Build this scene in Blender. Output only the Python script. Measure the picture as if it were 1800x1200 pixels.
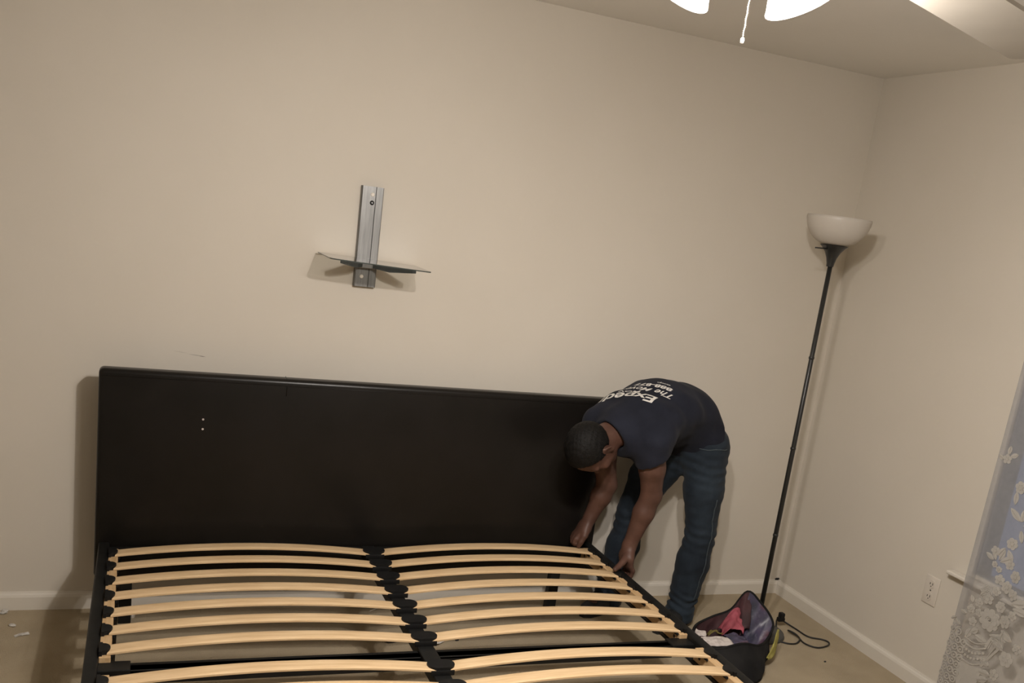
import bpy, bmesh, math, random
import numpy as np
from mathutils import Vector, Matrix
from mathutils.bvhtree import BVHTree

for o in list(bpy.data.objects):
    bpy.data.objects.remove(o)
SC = bpy.context.scene
COL = SC.collection
random.seed(7)

# ------------------------------------------------------------------ camera
cd = bpy.data.cameras.new('camera')
cam = bpy.data.objects.new('camera', cd); COL.objects.link(cam); SC.camera = cam
RX = Vector((0.9302, -0.34321, 0.13013)); RY = Vector((0.03488, -0.27028, -0.96215)); RZ = Vector((0.36539, 0.89953, -0.23944))
m = Matrix((RX, -RY, -RZ)).transposed().to_4x4()
m.translation = Vector((-3.0116, -3.6804, 1.6535))
cam.matrix_world = m
cd.sensor_width = 36; cd.sensor_fit = 'HORIZONTAL'
cd.lens = 1682.7 / 1800 * 36
cd.shift_y = 0.1081
cd.clip_start = 0.05

# ------------------------------------------------------------------ world, view, lamps
W = bpy.data.worlds.new('dusk'); SC.world = W; W.use_nodes = True
bg = W.node_tree.nodes['Background']
bg.inputs[0].default_value = (0.36, 0.39, 0.52, 1); bg.inputs[1].default_value = 0.45
SC.view_settings.view_transform = 'Standard'; SC.view_settings.look = 'None'
SC.view_settings.exposure = 0.0; SC.view_settings.gamma = 1.0
SC.view_settings.use_curve_mapping = False
LAMP_W = 58.0            # each fan bulb
LAMP_COL = (1.0, 0.928, 0.868)
GLOBE_E = 4.0
UP_W = 18.0              # what the frosted glass lets through upwards            # glow of the frosted fan globes

# ------------------------------------------------------------------ materials
def new_mat(name):
    mt = bpy.data.materials.new(name); mt.use_nodes = True
    nt = mt.node_tree
    return mt, nt, nt.nodes['Principled BSDF']
def setc(b, **k):
    for n, v in k.items():
        b.inputs[n.replace('_', ' ')].default_value = v
def rgb(c): return (c[0], c[1], c[2], 1)
def noisy(name, c1, c2, scale=8, rough=0.6, bump=0.0, bscale=None, stretch=(1, 1, 1), metal=0.0, detail=4, spec=0.5, sheen=0, contrast=(0.35, 0.65), bdist=0.004, rot=(0, 0, 0)):
    mt, nt, b = new_mat(name)
    tc = nt.nodes.new('ShaderNodeTexCoord'); mp = nt.nodes.new('ShaderNodeMapping')
    nt.links.new(tc.outputs['Object'], mp.inputs[0]); mp.inputs['Scale'].default_value = stretch
    mp.inputs['Rotation'].default_value = rot
    nz = nt.nodes.new('ShaderNodeTexNoise'); nz.inputs['Scale'].default_value = scale; nz.inputs['Detail'].default_value = detail
    nt.links.new(mp.outputs[0], nz.inputs['Vector'])
    cr = nt.nodes.new('ShaderNodeValToRGB')
    cr.color_ramp.elements[0].position = contrast[0]; cr.color_ramp.elements[1].position = contrast[1]
    cr.color_ramp.elements[0].color = rgb(c1); cr.color_ramp.elements[1].color = rgb(c2)
    nt.links.new(nz.outputs['Fac'], cr.inputs[0]); nt.links.new(cr.outputs[0], b.inputs['Base Color'])
    setc(b, Roughness=rough, Metallic=metal)
    b.inputs['Specular IOR Level'].default_value = spec
    if sheen: b.inputs['Sheen Weight'].default_value = sheen
    if bump:
        n2 = nt.nodes.new('ShaderNodeTexNoise'); n2.inputs['Scale'].default_value = bscale or scale * 6; n2.inputs['Detail'].default_value = 3
        nt.links.new(mp.outputs[0], n2.inputs['Vector'])
        bp = nt.nodes.new('ShaderNodeBump'); bp.inputs['Strength'].default_value = bump; bp.inputs['Distance'].default_value = bdist
        nt.links.new(n2.outputs['Fac'], bp.inputs['Height']); nt.links.new(bp.outputs[0], b.inputs['Normal'])
    return mt
def plain(name, c, rough=0.5, metal=0.0, spec=0.5, emit=None, es=0):
    mt, nt, b = new_mat(name); setc(b, Base_Color=rgb(c), Roughness=rough, Metallic=metal)
    b.inputs['Specular IOR Level'].default_value = spec
    if emit:
        b.inputs['Emission Color'].default_value = rgb(emit); b.inputs['Emission Strength'].default_value = es
    return mt

M = {}
M['wall'] = noisy('wall_paint', (0.62, 0.575, 0.50), (0.635, 0.59, 0.515), scale=2.5, rough=0.75, bump=0.12, bscale=260, spec=0.25, bdist=0.0008)
def scuffs(mt, marks):
    # faint grey scratch marks on the paint
    nt = mt.node_tree; b = nt.nodes['Principled BSDF']; src = b.inputs['Base Color'].links[0].from_socket
    tc = nt.nodes.new('ShaderNodeTexCoord'); sx = nt.nodes.new('ShaderNodeSeparateXYZ'); nt.links.new(tc.outputs['Object'], sx.inputs[0])
    def mth(op, a, b_):
        n = nt.nodes.new('ShaderNodeMath'); n.operation = op
        for i, v in enumerate((a, b_)):
            if isinstance(v, (int, float)): n.inputs[i].default_value = v
            else: nt.links.new(v, n.inputs[i])
        return n.outputs[0]
    tot = None
    for x, z, hw, hh, k, slope in marks:
        dx = mth('SUBTRACT', sx.outputs[0], x); dz = mth('SUBTRACT', mth('SUBTRACT', sx.outputs[2], z), mth('MULTIPLY', dx, slope))
        e = mth('ADD', mth('POWER', mth('ABSOLUTE', mth('DIVIDE', dx, hw), 0), 2.0), mth('POWER', mth('ABSOLUTE', mth('DIVIDE', dz, hh), 0), 2.0))
        f = mth('MULTIPLY', mth('MAXIMUM', mth('SUBTRACT', 1.0, e), 0.0), k)
        tot = f if tot is None else mth('ADD', tot, f)
    mx = nt.nodes.new('ShaderNodeMixRGB'); mx.inputs[2].default_value = (0.16, 0.14, 0.12, 1)
    nt.links.new(tot, mx.inputs[0]); nt.links.new(src, mx.inputs[1]); nt.links.new(mx.outputs[0], b.inputs['Base Color'])
scuffs(M['wall'], [(-2.815, .999, .034, .0022, .45, -.09), (-2.795, .996, .012, .0020, .6, -.05), (-2.87, 1.007, .03, .002, .2, -.1)])
M['ceiling'] = noisy('ceiling_paint', (0.76, 0.74, 0.70), (0.78, 0.76, 0.72), scale=3, rough=0.9, bump=0.15, bscale=180, spec=0.1, bdist=0.001)
M['trim'] = noisy('trim_paint', (0.66, 0.62, 0.55), (0.69, 0.65, 0.575), scale=5, rough=0.45)
M['carpet'] = noisy('beige_carpet', (0.36, 0.285, 0.175), (0.475, 0.385, 0.25), scale=5, rough=0.98, bump=0.8, bscale=420, spec=0.05, detail=8, contrast=(0.25, 0.75), bdist=0.006, sheen=0.15)
M['leather'] = noisy('black_faux_leather', (0.0075, 0.0065, 0.0055), (0.010, 0.0085, 0.0075), scale=6, rough=0.32, bump=0.10, bscale=330, spec=0.26, bdist=0.0008)
M['blackmetal'] = noisy('black_powder_coat', (0.006, 0.006, 0.0055), (0.010, 0.010, 0.0095), scale=14, rough=0.5, bump=0.1, bscale=300, spec=0.26, bdist=0.0006)
M['blackplastic'] = noisy('black_plastic', (0.006, 0.006, 0.0062), (0.009, 0.009, 0.009), scale=30, rough=0.5, spec=0.25)
M['slatwood'] = noisy('birch_slat', (0.60, 0.415, 0.225), (0.74, 0.545, 0.325), scale=6, rough=0.5, stretch=(1.2, 14, 14), detail=6, contrast=(0.3, 0.7), bump=0.05, bscale=40, bdist=0.0006)
M['pine'] = noisy('pine_rail', (0.47, 0.30, 0.145), (0.61, 0.43, 0.24), scale=7, rough=0.6, stretch=(14, 1.2, 14), detail=6, contrast=(0.3, 0.7))
M['alu'] = noisy('brushed_aluminium', (0.16, 0.160, 0.156), (0.21, 0.210, 0.203), scale=20, rough=0.42, metal=0.85, stretch=(9, 9, 0.5), detail=5)
M['darkmetal'] = noisy('dark_grey_metal', (0.055, 0.065, 0.065), (0.075, 0.085, 0.085), scale=12, rough=0.5, spec=0.5)
M['skin'] = noisy('brown_skin', (0.076, 0.037, 0.026), (0.102, 0.050, 0.035), scale=14, rough=0.5, bump=0.1, bscale=220, spec=0.35, bdist=0.0008)
M['hair'] = noisy('short_dark_hair', (0.004, 0.0036, 0.0033), (0.008, 0.0073, 0.0067), scale=90, rough=0.6, bump=0.7, bscale=240, spec=0.15, bdist=0.003)
M['navy'] = noisy('navy_cotton', (0.012, 0.0135, 0.021), (0.017, 0.019, 0.029), scale=9, rough=0.9, bump=0.2, bscale=500, spec=0.12, sheen=0.03, bdist=0.0008)
M['denim'] = noisy('dark_blue_denim', (0.012, 0.0165, 0.0235), (0.025, 0.0355, 0.048), scale=7, rough=0.88, bump=0.4, bscale=420, spec=0.15, sheen=0.05, stretch=(1, 1, 0.7), detail=7, bdist=0.001)
M['denimthread'] = noisy('faded_denim_seam', (0.038, 0.050, 0.058), (0.06, 0.078, 0.088), scale=160, rough=0.9)
M['shoe'] = noisy('black_shoe', (0.009, 0.009, 0.0095), (0.016, 0.016, 0.016), scale=20, rough=0.6)
M['shoered'] = plain('dull_red_heel', (0.20, 0.07, 0.06), 0.6)
M['white_ink'] = noisy('white_screen_print', (0.60, 0.58, 0.54), (0.72, 0.70, 0.66), scale=60, rough=0.8)
M['eye'] = plain('eye_white', (0.35, 0.32, 0.29), 0.4)
M['lampblack'] = noisy('black_lamp_metal', (0.013, 0.0135, 0.013), (0.02, 0.0205, 0.0195), scale=18, rough=0.38, spec=0.5)
M['baggrey'] = noisy('grey_lamp_base', (0.05, 0.049, 0.045), (0.07, 0.068, 0.062), scale=18, rough=0.6)
M['fanwhite'] = noisy('white_fan_laminate', (0.66, 0.62, 0.55), (0.70, 0.66, 0.59), scale=5, rough=0.4)
M['blade'] = noisy('pale_beige_fan_blade', (0.34, 0.31, 0.265), (0.38, 0.35, 0.30), scale=5, rough=0.45)
M['chain'] = plain('nickel_bead_chain', (0.75, 0.74, 0.72), 0.25, 0.7)
M['outlet'] = plain('almond_white_plastic', (0.64, 0.59, 0.52), 0.35)
M['slot'] = plain('dark_slot', (0.02, 0.018, 0.016), 0.6)
M['bagblack'] = noisy('black_bag_cloth', (0.010, 0.010, 0.0105), (0.018, 0.0175, 0.0175), scale=10, rough=0.85, bump=0.25, bscale=220, spec=0.15, bdist=0.001)
M['maroon'] = noisy('maroon_lining', (0.035, 0.014, 0.016), (0.075, 0.028, 0.032), scale=16, rough=0.75, bump=0.2, bscale=60, bdist=0.003)
M['pinkcloth'] = noisy('crimson_pink_cloth', (0.17, 0.028, 0.038), (0.40, 0.085, 0.115), scale=13, rough=0.7, bump=0.35, bscale=40, contrast=(0.3, 0.6), bdist=0.004)
M['paper'] = noisy('printed_white_paper', (0.52, 0.46, 0.43), (0.66, 0.60, 0.56), scale=60, rough=0.8, contrast=(0.42, 0.55))
M['olive'] = noisy('olive_yellow_cloth', (0.12, 0.095, 0.025), (0.22, 0.18, 0.05), scale=20, rough=0.7)
M['yellow'] = noisy('yellow_green_strap', (0.27, 0.24, 0.05), (0.40, 0.36, 0.10), scale=24, rough=0.6, bump=0.2)
M['cord'] = plain('black_rubber_cord', (0.011, 0.011, 0.011), 0.5)
M['wrapper'] = noisy('silver_white_wrapper', (0.42, 0.40, 0.37), (0.70, 0.68, 0.64), scale=70, rough=0.35)
M['darkbit'] = plain('dark_bit', (0.02, 0.018, 0.016), 0.7)

def lining():
    mt, nt, b = new_mat('purple_flower_lining')
    tc = nt.nodes.new('ShaderNodeTexCoord')
    n1 = nt.nodes.new('ShaderNodeTexNoise'); n1.inputs['Scale'].default_value = 13; n1.inputs['Detail'].default_value = 6
    n2 = nt.nodes.new('ShaderNodeTexNoise'); n2.inputs['Scale'].default_value = 60; n2.inputs['Detail'].default_value = 2
    nt.links.new(tc.outputs['Object'], n1.inputs['Vector']); nt.links.new(tc.outputs['Object'], n2.inputs['Vector'])
    cr = nt.nodes.new('ShaderNodeValToRGB'); e = cr.color_ramp.elements
    e[0].position = 0.33; e[0].color = (0.042, 0.044, 0.066, 1); e[1].position = 0.66; e[1].color = (0.11, 0.05, 0.068, 1)
    k = e.new(0.5); k.color = (0.066, 0.056, 0.105, 1)
    mx = nt.nodes.new('ShaderNodeMixRGB'); mx.blend_type = 'ADD'
    c2 = nt.nodes.new('ShaderNodeValToRGB'); c2.color_ramp.elements[0].position = 0.55; c2.color_ramp.elements[1].position = 0.7
    c2.color_ramp.elements[1].color = (0.05, 0.048, 0.056, 1)
    nt.links.new(n1.outputs['Fac'], cr.inputs[0]); nt.links.new(n2.outputs['Fac'], c2.inputs[0])
    mx.inputs[0].default_value = 1
    nt.links.new(cr.outputs[0], mx.inputs[1]); nt.links.new(c2.outputs[0], mx.inputs[2])
    nt.links.new(mx.outputs[0], b.inputs['Base Color']); b.inputs['Roughness'].default_value = 0.4
    return mt
M['purple'] = lining()

def glassy(name, tint, refl_rough=0.0, ior=1.5, edge=0.0):
    mt = bpy.data.materials.new(name); mt.use_nodes = True; nt = mt.node_tree; nt.nodes.clear()
    out = nt.nodes.new('ShaderNodeOutputMaterial'); mix = nt.nodes.new('ShaderNodeMixShader')
    tr = nt.nodes.new('ShaderNodeBsdfTransparent'); gl = nt.nodes.new('ShaderNodeBsdfGlossy')
    fr = nt.nodes.new('ShaderNodeFresnel'); fr.inputs[0].default_value = ior
    tr.inputs[0].default_value = rgb(tint); gl.inputs['Roughness'].default_value = refl_rough
    nt.links.new(fr.outputs[0], mix.inputs[0]); nt.links.new(tr.outputs[0], mix.inputs[1]); nt.links.new(gl.outputs[0], mix.inputs[2])
    nt.links.new(mix.outputs[0], out.inputs[0])
    return mt
M['glass'] = glassy('clear_shelf_glass', (0.95, 0.96, 0.95), 0.09, 1.7)
M['pane'] = glassy('window_pane_glass', (0.95, 0.96, 0.97), 0.0, 1.45)
M['glassedge'] = plain('dark_green_glass_edge', (0.045, 0.055, 0.05), 0.25)

def sheer(name, col, transp, trans=0.4, weave=0):
    mt = bpy.data.materials.new(name); mt.use_nodes = True; nt = mt.node_tree; nt.nodes.clear()
    out = nt.nodes.new('ShaderNodeOutputMaterial')
    t = nt.nodes.new('ShaderNodeBsdfTransparent'); d = nt.nodes.new('ShaderNodeBsdfDiffuse'); l = nt.nodes.new('ShaderNodeBsdfTranslucent')
    d.inputs[0].default_value = rgb(col); l.inputs[0].default_value = rgb(col)
    m1 = nt.nodes.new('ShaderNodeMixShader'); m1.inputs[0].default_value = trans
    m2 = nt.nodes.new('ShaderNodeMixShader')
    nt.links.new(d.outputs[0], m1.inputs[1]); nt.links.new(l.outputs[0], m1.inputs[2])
    tc = nt.nodes.new('ShaderNodeTexCoord'); nz = nt.nodes.new('ShaderNodeTexNoise'); nz.inputs['Scale'].default_value = 40
    nt.links.new(tc.outputs['Object'], nz.inputs['Vector'])
    mr = nt.nodes.new('ShaderNodeMapRange'); mr.inputs['To Min'].default_value = 1 - transp - 0.05; mr.inputs['To Max'].default_value = 1 - transp + 0.05
    nt.links.new(nz.outputs['Fac'], mr.inputs['Value'])
    nt.links.new(mr.outputs[0], m2.inputs[0]); nt.links.new(t.outputs[0], m2.inputs[1]); nt.links.new(m1.outputs[0], m2.inputs[2])
    nt.links.new(m2.outputs[0], out.inputs[0])
    return mt
M['sheer'] = sheer('white_sheer_net', (0.58, 0.57, 0.56), 0.60, 0.35)
M['hem'] = sheer('doubled_sheer_hem', (0.40, 0.395, 0.40), 0.36, 0.35)
M['lace'] = sheer('white_lace_thread', (0.64, 0.615, 0.57), 0.22, 0.3)

def frosted(name, col, trans=0.45):
    mt = bpy.data.materials.new(name); mt.use_nodes = True; nt = mt.node_tree; nt.nodes.clear()
    out = nt.nodes.new('ShaderNodeOutputMaterial')
    d = nt.nodes.new('ShaderNodeBsdfDiffuse'); l = nt.nodes.new('ShaderNodeBsdfTranslucent'); g = nt.nodes.new('ShaderNodeBsdfGlossy')
    d.inputs[0].default_value = rgb(col); l.inputs[0].default_value = rgb(col); g.inputs['Roughness'].default_value = 0.35
    m1 = nt.nodes.new('ShaderNodeMixShader'); m1.inputs[0].default_value = trans
    m2 = nt.nodes.new('ShaderNodeMixShader'); m2.inputs[0].default_value = 0.04
    nt.links.new(d.outputs[0], m1.inputs[1]); nt.links.new(l.outputs[0], m1.inputs[2])
    nt.links.new(m1.outputs[0], m2.inputs[1]); nt.links.new(g.outputs[0], m2.inputs[2]); nt.links.new(m2.outputs[0], out.inputs[0])
    return mt
M['frost'] = frosted('frosted_white_plastic', (0.74, 0.70, 0.64), 0.40)
M['globe'] = plain('lit_frosted_globe', (0.9, 0.88, 0.84), 0.4, emit=(1.0, 0.97, 0.92), es=GLOBE_E)

# ------------------------------------------------------------------ builders
ORG = {}
def finish(o, parent):
    if parent is not None:
        o.parent = parent
def mesh_obj(name, verts, faces, mat, parent=None, smooth=False):
    off = Vector(ORG.get(parent.name, (0, 0, 0))) if parent is not None else Vector((0, 0, 0))
    me = bpy.data.meshes.new(name)
    me.from_pydata([tuple(Vector(v) - off) for v in verts], [], faces)
    me.materials.append(M[mat] if isinstance(mat, str) else mat)
    if smooth: me.polygons.foreach_set('use_smooth', [True] * len(me.polygons))
    me.update()
    o = bpy.data.objects.new(name, me); COL.objects.link(o); finish(o, parent)
    if parent is not None: ORG[o.name] = tuple(off)
    return o
def obj(name, bm, mat, parent=None, smooth=False, auto=None):
    off = Vector(ORG.get(parent.name, (0, 0, 0))) if parent is not None else Vector((0, 0, 0))
    if off.length: bmesh.ops.translate(bm, verts=bm.verts, vec=-off)
    bmesh.ops.recalc_face_normals(bm, faces=bm.faces)
    me = bpy.data.meshes.new(name); bm.to_mesh(me); bm.free()
    me.materials.append(M[mat] if isinstance(mat, str) else mat)
    if smooth or auto:
        me.polygons.foreach_set('use_smooth', [True] * len(me.polygons))
        if auto: me.set_sharp_from_angle(angle=math.radians(auto))
    o = bpy.data.objects.new(name, me); COL.objects.link(o); finish(o, parent)
    if parent is not None: ORG[o.name] = tuple(off)
    return o
def thing(name, label, cat, loc, group=None):
    o = bpy.data.objects.new(name, None); COL.objects.link(o); o.location = loc
    o.empty_display_size = 0.1
    ORG[o.name] = tuple(loc)
    return tag(o, label, cat, group)
def tag(o, label, cat, group=None):
    o['label'] = label; o['category'] = cat
    if group: o['group'] = group
    return o
def struct(o):
    o['kind'] = 'structure'; return o
def origin_to(o, p):
    p = Vector(p); o.data.transform(Matrix.Translation(-p)); o.location = p; ORG[o.name] = tuple(p)
    return o

def box(bm, lo, hi, bev=0.0, seg=2):
    lo = Vector(lo); hi = Vector(hi)
    r = bmesh.ops.create_cube(bm, size=1.0, matrix=Matrix.Translation((lo + hi) / 2) @ Matrix.Diagonal((*(hi - lo), 1)))
    if bev:
        es = list({e for v in r['verts'] for e in v.link_edges})
        bmesh.ops.bevel(bm, geom=es, offset=bev, segments=seg, affect='EDGES', profile=0.5)
def tube(bm, pts, rad, n=8, closed=False, caps=True):
    pts = [Vector(p) for p in pts]; N = len(pts)
    rs = rad if isinstance(rad, (list, tuple)) else [rad] * N
    rings = []; prev = None
    for i, p in enumerate(pts):
        if closed: t = pts[(i + 1) % N] - pts[i - 1]
        else: t = pts[min(i + 1, N - 1)] - pts[max(i - 1, 0)]
        t.normalize()
        if prev is None:
            a = Vector((0, 0, 1)) if abs(t.z) < 0.9 else Vector((1, 0, 0))
            u = t.cross(a).normalized()
        else:
            u = (prev - t * prev.dot(t)).normalized()
        prev = u; v = t.cross(u)
        rings.append([bm.verts.new(p + (u * math.cos(2 * math.pi * k / n) + v * math.sin(2 * math.pi * k / n)) * rs[i]) for k in range(n)])
    for i in range(N if closed else N - 1):
        a = rings[i]; b = rings[(i + 1) % N]
        for k in range(n): bm.faces.new((a[k], a[(k + 1) % n], b[(k + 1) % n], b[k]))
    if caps and not closed:
        bm.faces.new(rings[0][::-1]); bm.faces.new(rings[-1])
def lathe(bm, prof, c, n=32, mat=None, close=False):
    c = Vector(c); rings = []
    for r, z in prof:
        rings.append([bm.verts.new((r * math.cos(2 * math.pi * k / n), r * math.sin(2 * math.pi * k / n), z)) for k in range(n)])
    L = len(rings)
    for i in range(L if close else L - 1):
        a, b = rings[i], rings[(i + 1) % L]
        for k in range(n): bm.faces.new((a[k], a[(k + 1) % n], b[(k + 1) % n], b[k]))
    if not close:
        if prof[0][0] > 1e-4: bm.faces.new(rings[0][::-1])
        if prof[-1][0] > 1e-4: bm.faces.new(rings[-1])
    vs = [v for r in rings for v in r]
    bmesh.ops.remove_doubles(bm, verts=vs, dist=1e-6)
    vs = [v for v in vs if v.is_valid]
    T = Matrix.Translation(c) @ (mat if mat is not None else Matrix.Identity(4))
    bmesh.ops.transform(bm, matrix=T, verts=vs)
def prism(bm, poly, z0, z1, M4=None):
    b = [bm.verts.new((x, y, z0)) for x, y in poly]; t = [bm.verts.new((x, y, z1)) for x, y in poly]
    n = len(poly)
    bm.faces.new(b[::-1]); bm.faces.new(t)
    for i in range(n): bm.faces.new((b[i], b[(i + 1) % n], t[(i + 1) % n], t[i]))
    if M4 is not None: bmesh.ops.transform(bm, matrix=M4, verts=b + t)
def smooth_pts(P, n=6, closed=False):
    P = [Vector(p) for p in P]; out = []; N = len(P)
    for i in range(N if closed else N - 1):
        if closed: a, b, c, d = P[i - 1], P[i], P[(i + 1) % N], P[(i + 2) % N]
        else: a, b, c, d = P[max(i - 1, 0)], P[i], P[i + 1], P[min(i + 2, N - 1)]
        for k in range(n):
            t = k / n
            out.append(0.5 * ((2 * b) + (c - a) * t + (2 * a - 5 * b + 4 * c - d) * t * t + (3 * b - a - 3 * c + d) * t ** 3))
    if not closed: out.append(P[-1])
    return out

# ------------------------------------------------------------------ room shell
H = 2.44; XL, YF = -5.0, -5.2
def slab(name, lo, hi, mat):
    bm = bmesh.new(); box(bm, lo, hi); return struct(obj(name, bm, mat))
slab('floor', (XL, YF, -0.10), (0, 0, 0), 'carpet')
slab('ceiling', (XL - .12, YF - .12, H), (0.12, 0.12, H + .1), 'ceiling')
slab('wall_back', (XL - .12, 0, -0.10), (0.12, 0.12, H), 'wall')
slab('wall_left', (XL - .12, YF, -0.10), (XL, 0, H), 'wall')
slab('wall_front', (XL - .12, YF - .12, -0.10), (0.12, YF, H), 'wall')
WY0, WY1, WZ0, WZ1 = -2.15, -1.082, 0.536, 2.02          # window opening in the right wall
bm = bmesh.new()
box(bm, (0, YF, -.10), (.12, WY0, H)); box(bm, (0, WY1, -.10), (.12, 0, H))
box(bm, (0, WY0, -.10), (.12, WY1, WZ0)); box(bm, (0, WY0, WZ1), (.12, WY1, H))
struct(obj('wall_right', bm, 'wall'))
def baseboard(name, p0, p1, nrm):
    p0 = Vector(p0); p1 = Vector(p1); nrm = Vector(nrm)
    prof = [(0, 0), (0.013, 0), (0.013, 0.050), (0.010, 0.059), (0.006, 0.064), (0.004, 0.070), (0, 0.070)]
    bm = bmesh.new()
    a = [bm.verts.new(p0 + nrm * d + Vector((0, 0, z))) for d, z in prof]; b = [bm.verts.new(p1 + nrm * d + Vector((0, 0, z))) for d, z in prof]
    n = len(prof)
    for i in range(n): bm.faces.new((a[i], a[(i + 1) % n], b[(i + 1) % n], b[i]))
    bm.faces.new(a[::-1]); bm.faces.new(b)
    return struct(obj(name, bm, 'trim'))
baseboard('baseboard_back', (XL, 0, 0), (0, 0, 0), (0, -1, 0))
baseboard('baseboard_right', (0, -0.013, 0), (0, YF, 0), (-1, 0, 0))
baseboard('baseboard_left', (XL, -0.013, 0), (XL, YF, 0), (1, 0, 0))
# window: frame, sash bars, pane, sill, casing
bm = bmesh.new(); fw = 0.016
box(bm, (-.003, WY0, WZ0), (.032, WY1, WZ0 + fw), .004); box(bm, (-.003, WY0, WZ1 - fw), (.032, WY1, WZ1), .004)
box(bm, (-.003, WY0, WZ0 + fw), (.032, WY0 + fw, WZ1 - fw), .004); box(bm, (-.003, WY1 - fw, WZ0 + fw), (.032, WY1, WZ1 - fw), .004)
win = struct(obj('window_1', bm, 'trim')); ORG[win.name] = (0, 0, 0)
zm = 1.50
bm = bmesh.new(); box(bm, (.002, WY0 + fw, zm - .02), (.030, WY1 - fw, zm + .02), .003); obj('meeting_rail', bm, 'trim', win)
for a, b in ((WZ0 + fw, zm - .02), (zm + .02, WZ1 - fw)):
    bm = bmesh.new(); box(bm, (.014, WY0 + fw, a), (.018, WY1 - fw, b)); obj('window_pane', bm, 'pane', win)
bm = bmesh.new(); box(bm, (-.045, WY0 - .065, WZ0 - .015), (-.003, WY1 + .066, WZ0), .005, 3)
obj('window_sill', bm, 'trim', win)

# ------------------------------------------------------------------ bed
RZt = 0.33; XA, XB, XM = -3.125, -1.168, -2.148
YH, YE = -0.165, -2.24
bed = thing('bed_frame', 'king size bed frame with black headboard and bare birch slats, no mattress', 'bed', (XM, -1.2, 0))
# headboard
bm = bmesh.new()
box(bm, (-3.14, -.170, .188), (-1.150, -.105, .962), .017, 4)
hb = obj('headboard', bm, 'leather', bed, auto=35)
hb['label'] = 'black faux leather headboard with rounded glossy edge'
# stitched seams: along the top front edge and one vertical joint on the top edge
bm = bmesh.new()
tube(bm, [(-3.128, -.1705, .938), (-1.163, -.1705, .938)], .0009, 6)
obj('piping', bm, 'leather', hb, smooth=True)
bm = bmesh.new()
tube(bm, [(-2.504, -.1712, .90), (-2.504, -.171, .944), (-2.504, -.160, .9615), (-2.504, -.115, .9625)], .0014, 6)
obj('seam', bm, 'leather', hb, smooth=True)
for z in (.798, .762):
    bm = bmesh.new(); lathe(bm, [(0, .0012), (.0035, .0008), (.004, 0)], (-2.791, -.1702, z), 10, Matrix.Rotation(math.radians(90), 4, 'X'))
    sp = obj('chip_mark', bm, 'paper', hb); sp['label'] = 'tiny white chip'
for x in (-3.03, -1.30):
    bm = bmesh.new(); box(bm, (x - .022, -.155, 0), (x + .022, -.118, .19), .003); obj('headboard_leg', bm, 'blackmetal', bed)
# side rails: L section with a rounded top lip
def rail(x, s):
    bm = bmesh.new()
    box(bm, (min(x, x + s * .036), YE, RZt - .055), (max(x, x + s * .036), YH - .006, RZt), .006, 3)
    r = obj('side_rail', bm, 'blackmetal', bed, auto=40)
    bm = bmesh.new()
    box(bm, (min(x + s * .036, x + s * .078), YE, RZt - .055), (max(x + s * .036, x + s * .078), YH - .006, RZt - .047), .001)
    obj('ledge', bm, 'blackmetal', r)
    return r
rail(XA, 1); rail(XB, -1)
bm = bmesh.new(); box(bm, (XA, YE - .035, RZt - .055), (XB, YE, RZt), .006, 3); obj('foot_rail', bm, 'blackmetal', bed, auto=40)
bm = bmesh.new(); box(bm, (XA + .03, -.205, RZt - .055), (XB - .03, -.178, RZt - .015), .003); obj('head_rail', bm, 'blackmetal', bed)
# centre rail and cross bar
bm = bmesh.new(); box(bm, (XM - .027, YE, RZt - .050), (XM + .027, -.178, RZt - .012), .004); obj('center_rail', bm, 'blackmetal', bed)
bm = bmesh.new()
box(bm, (XA + .11, -1.108, .262), (XB - .11, -1.074, .306), .003)
box(bm, (XA + .11, -1.108, .296), (XB - .11, -1.062, .306), .002)
obj('cross_bar', bm, 'blackmetal', bed)
for a, b in ((XA + .034, XA + .12), (XB - .12, XB - .034)):
    bm = bmesh.new(); box(bm, (a, -1.115, .272), (b, -1.058, .312), .003); obj('cross_bar_bracket', bm, 'blackmetal', bed)
for x, y, hz in ((XM, -1.31, .28), (XA + .02, -2.18, .275), (XB - .02, -2.18, .275), (XM, -2.18, .28)):
    bm = bmesh.new(); box(bm, (x - .02, y - .02, 0.008), (x + .02, y + .02, hz), .003); box(bm, (x - .024, y - .024, 0), (x + .024, y + .024, .012), .003)
    obj('leg', bm, 'blackmetal', bed)
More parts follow.
